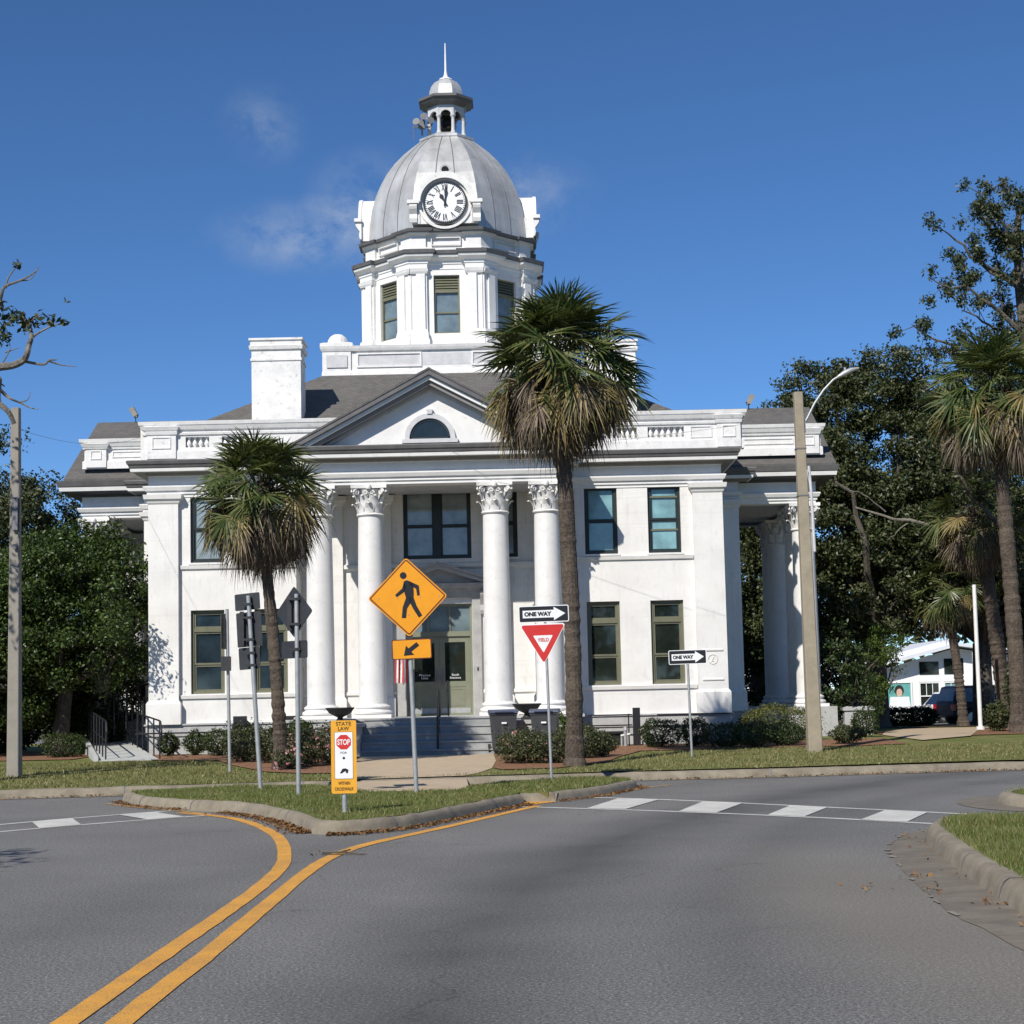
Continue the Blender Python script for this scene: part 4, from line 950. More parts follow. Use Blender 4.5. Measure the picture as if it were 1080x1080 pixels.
# ---------------- octagonal tower
AP = 2.62
def octo(a, c=(TX, TY)): return [(c[0]+a/cos(pi/8)*cos(-5*pi/8+k*pi/4), c[1]+a/cos(pi/8)*sin(-5*pi/8+k*pi/4)) for k in range(8)]
def face(k): # matrix that carries (x along the face, y inward, z) onto face k
    return T(TX, TY, 0) @ Matrix.Rotation(k*pi/4, 4, 'Z') @ T(0, -AP, 0)
def onface(m, k, fn):
    t = MB(); fn(t); mt = face(k)
    m.add([tuple(mt @ Vector(v)) for v in t.v], t.f)
m = B(); WZ0, WZ1, WH = 12.86, 14.68, .40
for k in range(8): onface(m, k, lambda t: t.wall(-1.086, 1.086, 12.3, 15.1, 0, [(-WH, WH, WZ0, WZ1)], .22))
m.build('tower_wall', 'stucco', CH)
m = B(); m.lathe([(2.25, 12.3), (2.25, 15.1)], 8, (TX, TY), 0, -5*pi/8); m.build('tower_interior', 'interior', CH)
# corner pilasters in pairs, folded round each corner
m = B()
def pil(t, s_):
    for s in (s_,):
        a, b = sorted((s*.66, s*.93)); t.box(a, b, -.16, -.0, 12.95, 14.72)
        a, b = sorted((s*.60, s*1.17)); t.box(a, b, -.10, -.002, 12.32, 14.9)
        t.mould([(a-.0, 0), (a, -.18), (b, -.18), (b, 0)], [(0, 12.33), (.06, 12.33), (.06, 12.62), (.02, 12.72), (.03, 12.8), (.0, 12.95), (-.05, 12.95)])
        t.mould([(a, 0), (a, -.16), (b, -.16), (b, 0)], [(-.05, 14.70), (.0, 14.70), (.03, 14.76), (.05, 14.84), (0, 14.86)])
for k in range(8):
    for s_ in (-1, 1): m = B(); onface(m, k, lambda t: pil(t, s_)); m.build('tower_pilaster', 'stucco', CH)
def broken(a, p, w=.62):   # octagon with a projecting block at each corner
    pts = []
    for k in range(8):
        mt = T(TX, TY, 0) @ Matrix.Rotation(k*pi/4, 4, 'Z')
        L = (a+p)*tan(pi/8)
        for x, y in ((-w, -(a+p)), (-w, -a), (w, -a), (w, -(a+p))):
            v = mt @ Vector((x, y, 0)); pts.append((v.x, v.y))
        v = mt @ Vector((L, -(a+p), 0)); pts.append((v.x, v.y))
    return pts
m = B(); b1 = broken(AP, .16, .60)
m.mould(b1, [(-.1, 14.86), (.02, 14.86), (.02, 15.0), (.05, 15.02), (.05, 15.10), (.14, 15.16), (.20, 15.20), (.22, 15.27), (.2, 15.28)], True); m.build('tower_cornice', 'trim', CH)
m = B(); m.mould(b1, [(.19, 15.275), (.26, 15.29), (.28, 15.40), (.0, 15.46), (-.5, 15.5)], True); m.build('tower_cornice_cap', 'greytrim', CH)
b2 = broken(AP-.02, .08, .56)
m = B(); m.mould(b2, [(-.02, 15.42), (-.02, 15.55), (-.06, 15.58), (-.06, 15.92), (-.02, 15.95), (.05, 16.0), (.05, 16.03)], True)
def pn(t): frame_rects(t, -.46, .46, 15.62, 15.88, .03, -.0, .05)
for k in range(8): onface(m, k, pn)
m.build('tower_attic', 'stucco', CH)
m = B(); m.mould(b2, [(.04, 16.025), (.14, 16.04), (.16, 16.12), (0, 16.18), (-.6, 16.2)], True); m.build('tower_attic_cap', 'greytrim', CH)
# windows of the tower (louvre over two sashes)
def twin_frame():
    m = MB(); a, b, z0, z1 = -WH+.003, WH-.003, WZ0+.003, WZ1-.003
    frame_rects(m, a, b, z0, z1, .05, .08, .16); zl = z0+(z1-z0)*.73; m.box(a+.05, b-.05, .07, .15, zl-.04, zl+.02); zm = z0+(zl-z0)*.5; m.box(a+.05, b-.05, .10, .15, zm-.025, zm+.025)
    return m
def twin_louvre():
    m = MB(); z0, z1 = WZ0, WZ1; zl = z0+(z1-z0)*.73+.02
    n = 5
    for k in range(n):
        z = zl+(z1-.055-zl)*k/n; m.prism([(.15, z+.10), (.15, z+.075), (.085, z), (.085, z+.025)], -WH+.05, WH-.05, 'x')
    return m
tfd, tld, tpd = twin_frame().data('tower_window', 'olive'), twin_louvre().data('louvre', 'olive'), MB().box(-WH+.05, WH-.05, .145, .149, WZ0+.05, WZ0+(WZ1-WZ0)*.72).data('pane', 'pane_tower')
for k in range(8):
    mt = face(k); o = link('tower_window', tfd, CH); o.matrix_local = T(0, 0, -BZ) @ mt
    link('louvre', tld, o); link('pane', tpd, o)
# ---------------- dome
DP = [(2.50, 16.16), (2.50, 16.35), (2.47, 16.8), (2.40, 17.25), (2.29, 17.68), (2.13, 18.1), (1.92, 18.52), (1.66, 18.9), (1.36, 19.25), (1.04, 19.55), (.80, 19.76), (.72, 19.82)]
m = B(); m.lathe([(r/cos(pi/8), z) for r, z in DP], 8, (TX, TY), 0, -5*pi/8); dm = m.build('dome', 'dome', CH)
m = B()
for k in range(8):
    a = -5*pi/8+k*pi/4; m = B(); m.tube([(TX+(r+.012)/cos(pi/8)*cos(a), TY+(r+.012)/cos(pi/8)*sin(a), z) for r, z in DP], .05, 6)
m = B()
for k in range(8):
    for s in (-.33, .33):
        mt = T(TX, TY, 0) @ Matrix.Rotation(k*pi/4, 4, 'Z'); m.tube([tuple(mt @ Vector((s*r*tan(pi/8)*1.0, -(r+.004), z))) for r, z in DP], .014, 5)
m.build('seam', 'seam', dm)
# clock dormers on four sides
def dormer():
    m = MB(); R0, cz = .92, .0
    body = [(-1.02, -.66), (1.02, -.66), (1.02, -.02)]+[(R0*cos(t), R0*sin(t)) for t in [pi*k/20 for k in range(0, 21)]]+[(-1.02, -.02)]
    m.prism(body, .0, 1.4, 'y')
    o_, i_ = [(.95*cos(2*pi*k/40), .95*sin(2*pi*k/40)) for k in range(41)], [(.76*cos(2*pi*k/40), .76*sin(2*pi*k/40)) for k in range(41)]
    for k in range(0, 20): m.prism([o_[k], o_[k+1], i_[k+1], i_[k]], -.11, -.003)
    for k in range(20, 40): m.prism([(.84*cos(2*pi*k/40), .84*sin(2*pi*k/40)), (.84*cos(2*pi*(k+1)/40), .84*sin(2*pi*(k+1)/40)), i_[k+1], i_[k]], -.05, -.003)
    for s in (-1, 1):
        a, b = sorted((s*.79, s*1.16)); m.box(a, b, -.22, .0, -.06, .05)
        a, b = sorted((s*.86, s*1.10)); m.prism([(-.19, -.07), (0, -.07), (0, -.62), (-.05, -.62), (-.08, -.5), (-.06, -.36), (-.16, -.22), (-.19, -.14)], a, b, 'x')
        a, b = sorted((s*.78, s*.84)); m.box(a, b, -.03, 0, -.66, -.06)
    return m
dd = dormer().data('clock_dormer', 'oldtrim')
def ringm(r0, r1, y0, y1, n=48):
    m = MB()
    for k in range(n):
        a, b = 2*pi*k/n, 2*pi*(k+1)/n; m.prism([(r1*cos(a), r1*sin(a)), (r1*cos(b), r1*sin(b)), (r0*cos(b), r0*sin(b)), (r0*cos(a), r0*sin(a))], y0, y1)
    return m
fd = MB().prism([(.70*cos(2*pi*k/48), .70*sin(2*pi*k/48)) for k in range(48)], -.045, -.002).data('clock_face', 'white')
rd_ = ringm(.685, .74, -.09, -.046)
rd = rd_.data('clock_ring', 'black')
num = MB()
def stroke(mb, mt, x0, z0, x1, z1, w):
    d = Vector((x1-x0, 0, z1-z0)); L = d.length; d.normalize(); nn = Vector((-d.z, 0, d.x))*w/2; a, b = Vector((x0, 0, z0)), Vector((x1, 0, z1))
    vs = [a+nn, b+nn, b-nn, a-nn]; vs = [mt @ Vector((v.x, -.052, v.z)) for v in vs]+[mt @ Vector((v.x, -.0455, v.z)) for v in vs]
    mb.add([tuple(v) for v in vs], [(0, 1, 2, 3), (0, 1, 5, 4), (1, 2, 6, 5), (2, 3, 7, 6), (3, 0, 4, 7)])
ROM = {1: 'I', 2: 'II', 3: 'III', 4: 'IIII', 5: 'V', 6: 'VI', 7: 'VII', 8: 'VIII', 9: 'IX', 10: 'X', 11: 'XI', 12: 'XII'}
for hnum, s in ROM.items():
    mt = Matrix.Rotation(radians(30*hnum), 4, 'Y'); wd = {'I': .052, 'V': .10, 'X': .10}; tw = sum(wd[c] for c in s); x = -tw/2
    for c in s:
        k = wd[c]; a, b = .40, .615
        if c == 'I': stroke(num, mt, x+k/2, a, x+k/2, b, .034)
        elif c == 'V': stroke(num, mt, x+.01, b, x+k/2, a, .032); stroke(num, mt, x+k-.01, b, x+k/2, a, .018)
        else: stroke(num, mt, x+.01, b, x+k-.01, a, .032); stroke(num, mt, x+k-.01, b, x+.01, a, .018)
        x += k
for k in range(60): mt = Matrix.Rotation(radians(6*k), 4, 'Y'); stroke(num, mt, 0, .64, 0, .67, .03)
nd = num.data('numerals', 'black')
def hand(L, w, y):
    m = MB(); m.prism([(-w*.5, -.14), (w*.5, -.14), (w*.45, L*.25), (w*1.25, L*.55), (w*.35, L*.68), (0, L), (-w*.35, L*.68), (-w*1.25, L*.55), (-w*.45, L*.25)], y-.012, y); m.lathe([(.05, 0), (.05, .02)], 12); return m
hd, md = hand(.40, .055, -.062).data('hour_hand', 'black'), hand(.60, .042, -.08).data('minute_hand', 'black')
CZ = 16.93
for k in (0, 2, 4, 6):
    o = link('clock_dormer', dd, CH); o.matrix_local = T(TX, TY, CZ-BZ) @ Matrix.Rotation(k*pi/4, 4, 'Z') @ T(0, -2.74, 0)
    for nm, dt in (('clock_face', fd), ('clock_ring', rd), ('numerals', nd)): link(nm, dt, o).scale = (.92, 1, .92)
    h_ = link('hour_hand', hd, o); h_.rotation_euler = (0, radians(-29.5), 0); m_ = link('minute_hand', md, o); m_.rotation_euler = (0, radians(7), 0)
m = B(); m.tube([(TX, TY-2.10, 18.18), (TX, TY-1.9, 18.24)], .17, 16); oc = m.build('oculus', 'domerib', CH)
m = B(); m.tube([(TX, TY-2.125, 18.175), (TX, TY-2.11, 18.18)], .115, 16); m.build('oculus_opening', 'interior', oc)
# ---------------- lantern
m = B(); m.lathe([(.95, 19.72), (.95, 19.80), (.80, 19.86), (.70, 19.92), (.66, 19.94)], 8, (TX, TY), 0, -5*pi/8); m.build('lantern_base', 'dome', CH)
m = B()
for k in range(8):
    a = -5*pi/8+k*pi/4; c = (TX+.60*cos(a), TY+.60*sin(a)); m = B(); m.lathe([(.085, 19.93), (.085, 19.97), (.06, 20.0), (.05, 20.42), (.065, 20.45), (.09, 20.50), (.09, 20.54)], 10, c); m.build('lantern_column', 'panelgrey', CH)
m = B()
def archface(t):
    W_ = .60*cos(pi/8)*tan(pi/8)+.03; zs = 20.54; r = .165
    pts = [(W_, zs), (W_, 20.86), (-W_, 20.86), (-W_, zs), (-r, zs)]+[(r*cos(pi-pi*k/12), zs+r*.95*sin(pi-pi*k/12)) for k in range(1, 12)]+[(r, zs)]
    t.prism(pts, -.03, .04)
for k in range(8):
    t = MB(); archface(t); mt = T(TX, TY, 0) @ Matrix.Rotation(k*pi/4, 4, 'Z') @ T(0, -.60*cos(pi/8), 0); m.add([tuple(mt @ Vector(v)) for v in t.v], t.f)
m.build('lantern_arches', 'panelgrey', CH)
m = B(); m.mould(octo(.60), [(-.5, 20.85), (.0, 20.86), (.05, 20.92), (.20, 20.98), (.22, 21.04), (.28, 21.06), (.28, 21.14), (.0, 21.20), (-.58, 21.22)], True); m.build('lantern_cornice', 'greytrim', CH)
m = B(); m.lathe([(r/cos(pi/8), z) for r, z in ((.55, 21.19), (.55, 21.28), (.53, 21.45), (.47, 21.62), (.37, 21.77), (.22, 21.87), (.12, 21.9))], 8, (TX, TY), 0, -5*pi/8); m.build('lantern_dome', 'dome', CH)
m = B(); m.lathe([(.24, 21.88), (.22, 21.92), (.10, 21.96), (.06, 22.08), (.04, 22.2), (.032, 22.6), (.018, 23.15)], 12, (TX, TY)); m.build('finial', 'whitepole', CH)
m = B(); m.lathe([(.28, 20.2), (.26, 20.24), (.2, 20.32), (.17, 20.5), (.1, 20.6), (.03, 20.62)], 16, (TX, TY)); m.tube([(TX-.4, TY, 20.65), (TX+.4, TY, 20.65)], .05, 6); m.build('bell', 'bell', CH)
# siren horns and aerial strapped to the lantern
SR = thing('siren', 'grey siren horns bolted to the dome lantern, under its arches', 'siren', (BX+TX-.78, BY+TY-.45, 19.87))
m = MB(); m.tube([(0, 0, 0), (0, 0, .75)], .03, 6); m.box(-.1, .1, -.08, .08, .25, .5); m.tube([(-.28, 0, -.12), (-.28, 0, .52)], .015, 5); m.tube([(-.28, 0, .3), (.25, 0, .3)], .025, 6); m.build('bracket', 'seam', SR)
for dz, dx in ((.36, -.12), (.52, .05), (.4, .2)):
    m = MB(); m.lathe([(.03, 0), (.05, .1), (.12, .24)], 12); o = m.build('horn', 'seam', SR, loc=(dx, -.05, dz), rot=(radians(80), 0, dx*2))
# roof floodlights
FL = thing('floodlight', 'tilted floodlight on the ridge of the left side porch', 'floodlight', (-11.85, 50.6, 10.62))
FL.scale = (.6, .6, .6)
m = MB(); m.tube([(0, 0, 0), (0, 0, .28)], .03, 6); m.build('stem', 'black', FL)
m = MB(); m.tbox(T(0, 0, .34) @ R(25, 'Y'), .20, .25, .10); m.tbox(T(-.10, 0, .55) @ R(-30, 'Y'), .26, .30, .5); m.build('housing', 'greypole', FL)
copy_thing(FL, (7.62, 50.6, 10.6), 'tilted floodlight on the ridge of the porch beside the street lamp', scale=(-.6, .6, .6))
# ================================================================== PALMS
def frond(rg, az, el, L, n, spread, droop, wid, stalk, drop=0.0):
    # a costapalmate fan: a stalk, then n folded blades that fan out from its end in a plane that hangs by drop
    def vec(e): return np.array([cos(e)*cos(az), cos(e)*sin(az), sin(e)])
    d0 = vec(el); side = np.array([-sin(az), cos(az), 0.0]); e2 = el-drop; d = vec(e2); nn = np.cross(side, d)*-1.0
    if nn[2] < 0 and e2 > 0: nn = -nn
    tw = rg.normal(0, .5); side, nn = side*cos(tw)+nn*sin(tw), nn*cos(tw)-side*sin(tw)
    V = []; base = d0*stalk+np.array([0, 0, -.10*stalk*cos(el)]); q = np.array([-sin(az), cos(az), 0])*.013; mid = d0*stalk*.5
    for a, b in ((np.zeros(3), mid), (mid, base)): V += [a-q, a+q, b+q*.8, b-q*.8]
    for k in range(n):
        t = -1+2*(k+.5)/n; th = t*spread+rg.normal(0, .035)
        dirn = d*cos(th)+side*sin(th)+nn*(.20*abs(t)-.05+rg.normal(0, .04)); dirn /= np.linalg.norm(dirn)
        ln = L*(1-.24*abs(t)**2)*rg.uniform(.86, 1.06)
        wv = np.cross(dirn, nn); wv /= max(np.linalg.norm(wv), 1e-3); wv = wv*cos(.5)+nn*sin(.5)*(1 if k % 2 else -1)
        sag = droop*ln*rg.uniform(.6, 1.4); pts = []
        for s in (0, .36, .72, 1.0): pts.append(base+dirn*ln*s+np.array([0, 0, -sag*s**2.6]))
        ws = (.35, 1.0, .62, .05)
        for j in range(3): V += [pts[j]-wv*wid*ws[j], pts[j]+wv*wid*ws[j], pts[j+1]+wv*wid*ws[j+1], pts[j+1]-wv*wid*ws[j+1]]
    return V
def palm(label, base, top, crown_r, counts, seed, tr=(.19, .16), group='sabal palms around the courthouse', skirt=1.0, up=1.0):
    rg = np.random.default_rng(seed)
    o = thing('palm_tree', label, 'palm tree', base, group=group)
    tx, ty, tz = top[0]-base[0], top[1]-base[1], top[2]-base[2]
    m = MB(); n = 90; pts = []; rad = []; r2 = random.Random(seed)
    for i in range(n+1):
        t = i/n; pts.append((tx*t+.10*sin(t*3.0)*(1-t), ty*t, tz*t-(.15 if i == 0 else 0)))
        rad.append((tr[0]+(tr[1]-tr[0])*t)*(1+.35*max(0, 1-t*14))*(1+r2.uniform(-.08, .08)+(.06 if i % 3 == 0 else 0)))
    m.tube(pts, rad, 14); m.build('trunk', 'palmtrunk', o)
    ngreen, nold, ndead = counts; V = []; I = []
    def addf(f, mi): V.extend(f); I.extend([mi]*(len(f)//4))
    for k in range(ngreen):
        el = radians(-8+96*((k+.5)/ngreen)**.85); az = k*2.39996+rg.normal(0, .25)
        addf(frond(rg, az, el, crown_r*rg.uniform(.40, .48), 30, radians(128), .16, .0205*crown_r/1.6, crown_r*rg.uniform(.46, .68), radians(rg.uniform(15, 60))), 0)
    for k in range(nold):
        el = radians(rg.uniform(-32, 4)); az = k*2.39996+rg.normal(0, .3)
        addf(frond(rg, az, el, crown_r*rg.uniform(.38, .46), 28, radians(112), .30, .0195*crown_r/1.6, crown_r*rg.uniform(.46, .64), radians(rg.uniform(35, 75))), 1 if rg.random() < .6 else 0)
    g_ = quads_mesh('fronds', np.array(V), ['frond', 'frondold'], I)
    c = link('fronds', g_, o, (tx, ty, tz))
    V = []
    for k in range(ndead):
        el = radians(rg.uniform(-72, -10)); az = k*2.39996+rg.normal(0, .3)
        V.extend(frond(rg, az, el, crown_r*rg.uniform(.36, .50)*skirt, 22, radians(rg.uniform(35, 85)), .30, .0155*crown_r/1.6, crown_r*rg.uniform(.40, .62), radians(rg.uniform(30, 62))))
    link('dead_fronds', quads_mesh('dead_fronds', np.array(V), 'frondead'), o, (tx, ty, tz))
    # boots and fibre at the heart of the crown
    m = MB(); r3 = random.Random(seed+1)
    m.lathe([(.14, -.75), (.24, -.45), (.27, -.1), (.2, .15), (.05, .35)], 10)
    for k in range(26):
        a = k*2.4; z = -.6+.8*k/26; m.tube([(.16*cos(a), .16*sin(a), z), (.36*cos(a), .36*sin(a), z+.3)], [.05, .02], 4)
    link('heart', m.data('heart', 'heart'), o, (tx, ty, tz))
    q = unit(rg.normal(size=(520, 3)))*rg.uniform(.15, 1, 520)[:, None]*np.array([.40, .40, .42])*crown_r+np.array([0, 0, -.12*crown_r])
    link('fibres', quads_mesh('fibres', leafquads(q, q, np.full(520, .30), rg, .16, .8), 'heart'), o, (tx, ty, tz))
    return o
palm('sabal palm in front of the left facade windows, with a brown skirt of dead fronds', (-4.98, 34.3, gz(0, 34)), (-5.37, 34.3, 6.05), 1.70, (46, 16, 100), 1, (.15, .105), skirt=1.1)
palm('tallest sabal palm, with full green crown, before the right end of the porch', (1.20, 33.4, gz(0, 33)), (1.08, 33.4, 8.42), 2.04, (62, 30, 95), 2, (.175, .15), skirt=.86)
palm('sabal palm with thick trunk on the lawn beyond the street lamp', (14.30, 46, gz(0, 46)), (14.05, 46, 9.9), 2.3, (46, 36, 56), 3, (.235, .18))
palm('shaggy sabal palm behind the thick trunked palm, mostly brown dead fronds', (15.9, 52.5, gz(0, 52)), (15.3, 52.5, 7.2), 2.0, (12, 16, 60), 4, (.25, .2))
palm('small sabal palm with slim pale trunk near the white pole', (15.75, 57, gz(0, 57)), (15.35, 57, 5.0), 1.65, (22, 16, 14), 5, (.17, .14))

# ================================================================== TREES
def limb(m, a, b, r0, r1, rg, bend=.12, n=7, sides=7):
    a, b = Vector(a), Vector(b); d = b-a; o = Vector((rg.normal(), rg.normal(), rg.normal()*.5))*d.length*bend
    pts = [a+d*t+o*sin(pi*t)+Vector((rg.normal(), rg.normal(), rg.normal()))*d.length*.02*(0 < t < 1) for t in [i/n for i in range(n+1)]]
    m.tube([tuple(p) for p in pts], [r0+(r1-r0)*i/n for i in range(n+1)], sides); return pts
def tree(name, label, base, ells, nclump, cr, per, size, leafm, seed, trunk_h=2.0, tr=.35, nl=14, cat='tree', group=None, barkm='bark', flat=.7, shell=.55, up=.35, crown_name='crown'):
    rg = np.random.default_rng(seed)
    o = thing(name, label, cat, base, group=group)
    V, C = crown(ells, nclump, cr, per, size, rg, flat, shell, up)
    link(crown_name, quads_mesh(crown_name, V, leafm), o)
    m = MB(); top = (rg.normal()*.2, rg.normal()*.2, trunk_h)
    m.tube([(0, 0, -.2), (top[0]*.2, top[1]*.2, .25), (top[0]*.6, top[1]*.6, trunk_h*.6), top], [tr*1.5, tr*1.1, tr*.92, tr*.85], 10)
    idx = rg.choice(len(C), min(nl, len(C)), replace=False)
    for i in idx:
        p = limb(m, top, C[i], tr*.45, .03, rg)
        for j in range(2):
            q = C[rg.integers(len(C))]
            if np.linalg.norm(q-C[i]) < 3.2: limb(m, p[4], q, tr*.16, .015, rg, .1, 4, 5)
    m.build('trunk', barkm, o); return o
# left: dark evergreens beside the ramp
tree('evergreen_tree', 'dense dark evergreen tree crowding the left end of the courthouse above the ramp', (-12.6, 44.6, gz(0, 44)),
     [(0, 0, 4.3, 2.7, 2.3, 1.9), (2.35, -2.9, 4.0, .55, .5, 1.0), (.6, -.5, 3.3, 2.5, 2.1, 1.5), (-1.6, 0, 3.0, 2.2, 2.1, 2.5), (-3.5, .6, 3.6, 2.2, 2, 3.0), (1.7, -.2, 4.6, 1.6, 1.4, 1.2), (.4, -1.2, 4.9, 1.4, 1.2, 1.0), (.9, -.2, 5.6, 1.3, 1.1, .8)], 640, .50, 230, .105, 'evergreen', 11, 2.0, .22, 16)
tree('evergreen_tree', 'large shaded evergreen tree behind the left concrete pole', (-17.2, 50.5, gz(0, 50)),
     [(0, 0, 5.5, 3.3, 3, 3.4), (1.8, 0, 7.2, 2.1, 2, 1.5), (-2.2, 0, 8.0, 2.4, 2, 1.9), (.6, 0, 9.0, 1.4, 1.4, 1.2), (1.4, -.6, 2.6, 2.6, 2, 2.0)], 420, .60, 230, .125, 'oak', 12, 2.6, .3, 16)
tree('shrub_tree', 'low dark leafy thicket under the evergreens at the left edge', (-14.9, 47.5, gz(0, 47)), [(0, 0, 1.5, 3.0, 1.2, 1.5), (2.6, .8, 1.3, 1.6, 1.0, 1.4)], 170, .5, 220, .12, 'oakdark', 13, .8, .12, 8)
# right: the big evergreen oaks behind the street lamp
tree('oak_tree', 'broad evergreen oak rising behind the street lamp pole', (13.4, 60, gz(0, 60)),
     [(-1.5, 0, 7.6, 3.4, 3, 2.6), (1.2, 0, 9.6, 2.8, 2.6, 2.4), (-2.2, -.5, 10.0, 2.2, 2.0, 2.0), (.2, 0, 12.2, 2.2, 2, 1.3), (-.5, -1, 5.0, 3.6, 2.6, 2.0), (2.6, -1, 6.3, 2.8, 2.6, 2.6), (-2.7, 0, 11.7, 1.2, 1.2, .8), (-2.3, .3, 12.2, 1.3, 1.3, 1.1), (-1.6, .2, 12.9, 1.5, 1.4, 1.0), (-3.7, .5, 9.9, 1.4, 1.4, 1.4), (-4.4, .5, 7.6, 1.6, 1.4, 1.8), (-4.2, .5, 5.0, 1.7, 1.4, 1.8), (.6, 0, 13.1, 2.3, 2, 1.1), (2.6, 0, 12.2, 1.6, 1.5, 1.2)], 860, .64, 205, .145, 'oak', 21, 3.4, .42, 30)
tree('oak_tree', 'dark evergreen oak hanging over the white house', (18.2, 63, gz(0, 63)),
     [(0, 0, 7.4, 3.4, 3, 2.8), (-1.8, -.4, 5.4, 2.6, 2.4, 1.7), (2.2, 0, 5.8, 2.8, 2.6, 2.3), (-.8, 0, 10.8, 2.6, 2.4, 2.3), (1.0, 0, 12.6, 1.8, 1.8, 1.3), (3.6, -1, 8.6, 2.6, 2.4, 2.6)], 500, .68, 220, .15, 'oak', 22, 3.2, .4, 26)
tree('oak_tree', 'evergreen oak showing between the columns of the right side porch', (9.7, 64, gz(0, 60)), [(0, 0, 5.2, 2.8, 2.4, 3.4), (1.2, 0, 2.4, 2.6, 2.0, 2.2)], 230, .65, 220, .16, 'oakdark', 23, 2.4, .3, 12)
tree('oak_tree', 'evergreen oak at the right edge of the photograph, behind the palms', (23.5, 66, gz(0, 66)), [(0, 0, 6.6, 3.6, 3, 3.6), (-2.0, -.5, 4.4, 2.6, 2.4, 2.2)], 300, .7, 190, .17, 'oak', 24, 3, .4, 14)
tree('small_tree', 'bright green young tree beside the right side porch', (11.3, 51.5, gz(0, 51)), [(0, 0, 2.0, .95, .9, 1.3), (.35, -.2, 2.8, .7, .7, .7), (-.3, 0, 1.2, .8, .7, .8)], 70, .34, 90, .085, 'bright', 25, .7, .06, 12)
tree('small_tree', 'dark bushy shrub tree at the foot of the right side porch columns', (9.7, 48.2, gz(0, 48)), [(0, 0, 1.9, .75, .7, 1.4), (.3, -.2, 1.1, .8, .7, .9)], 60, .32, 55, .12, 'oakdark', 26, .7, .05, 8)
# tall magnolia, upswept, open: its trunk is outside the frame
def open_tree(name, label, base, trunkpts, tips, leafm, size, seed, per, cat='tree', barkm='bark', cl=.34, step=.42, start=.25):
    rg = np.random.default_rng(seed); o = thing(name, label, cat, base); b = Vector(base)
    m = MB(); tp = [Vector(p)-b for p in trunkpts]; n = len(tp)
    m.tube([tuple(p) for p in tp], [.30*(1-i/n*.8) for i in range(n)], 9)
    P_ = []; D_ = []
    for (i, tip, r) in tips:
        a = tp[i]; e = Vector(tip)-b; pts = limb(m, tuple(a), tuple(e), r, .015, rg, .10, 9, 6)
        L = (e-a).length
        for j in range(len(pts)-1):
            seg = pts[j+1]-pts[j]; k = max(1, int(seg.length/step))
            for q in range(k):
                t = (j+(q+.5)/k)/(len(pts)-1)
                if t < start: continue
                c = pts[j]+seg*((q+.5)/k); s = Vector((rg.normal(), rg.normal(), rg.normal()*.7+.25))*cl*(1.15-.5*t)
                P_.append(c+s); D_.append(s.normalized())
                if rg.random() < .5: m.tube([tuple(c), tuple(c+s)], [.018, .006], 4)
    Q = []
    for c, d in zip(P_, D_):
        m_ = int(per*rg.uniform(.5, 1.4)); q = unit(rg.normal(size=(m_, 3)))*rg.uniform(.2, 1, m_)[:, None]*cl*.75
        Q.append(leafquads(np.array(c)+q, q*1.2+np.array(d)*.3+np.array([0, 0, .25]), np.full(m_, size), rg, .45))
    link('crown', quads_mesh('crown', np.concatenate(Q), leafm), o); m.build('trunk', barkm, o); return o
mx_, my_ = 16.5, 50.0
open_tree('magnolia_tree', 'tall open evergreen with upswept branches against the sky at the right edge', (mx_, my_, gz(0, 50)),
          [(mx_, my_, .2), (mx_, my_, 3), (mx_, my_, 6), (mx_-.1, my_, 8.5), (mx_-.1, my_, 10.6), (mx_-.2, my_, 12.4), (mx_-.3, my_, 14.2), (mx_-.3, my_, 15.4), (mx_-.2, my_, 16.6)],
          [(3, (13.2, 50, 11.2), .10), (4, (12.75, 50, 13.1), .10), (4, (13.5, 49.4, 12.3), .08), (5, (13.35, 50, 14.6), .09), (5, (14.2, 49.5, 13.4), .07), (6, (13.75, 50, 16.2), .09), (6, (14.6, 49.6, 15.3), .07), (7, (15.05, 50, 17.4), .07), (7, (14.9, 50.4, 16.9), .06), (8, (15.9, 50, 17.7), .05),
           (3, (14.4, 49, 10.6), .09), (4, (15.2, 49.2, 12.4), .07), (5, (15.5, 50.6, 14.2), .06), (6, (15.8, 49.7, 16.2), .06), (7, (17.0, 50.3, 17.2), .06), (4, (19.5, 50, 13.0), .10), (5, (19, 50, 14.8), .09), (3, (19.6, 50.5, 11.0), .1), (6, (18.4, 50, 17), .07), (2, (14.0, 49.6, 9.6), .09)], 'oak', .125, 31, 110, cl=.40, step=.20, start=.10)
# bare weathered limb under the oaks
o = thing('dead_branch', 'long bare grey branch reaching across the dark oaks', 'branch', (15.6, 55.5, 7.1)); m = MB(); rg = np.random.default_rng(5)
limb(m, (0, 0, 0), (-3.6, .3, .9), .08, .03, rg, .06); limb(m, (-1.7, .1, .4), (-2.6, 0, -.3), .03, .01, rg); limb(m, (-2.6, .1, .7), (-3.9, 0, 1.5), .03, .01, rg); limb(m, (0, 0, 0), (1.7, 0, -.2), .08, .10, rg, .04); m.build('branch', 'twig', o)

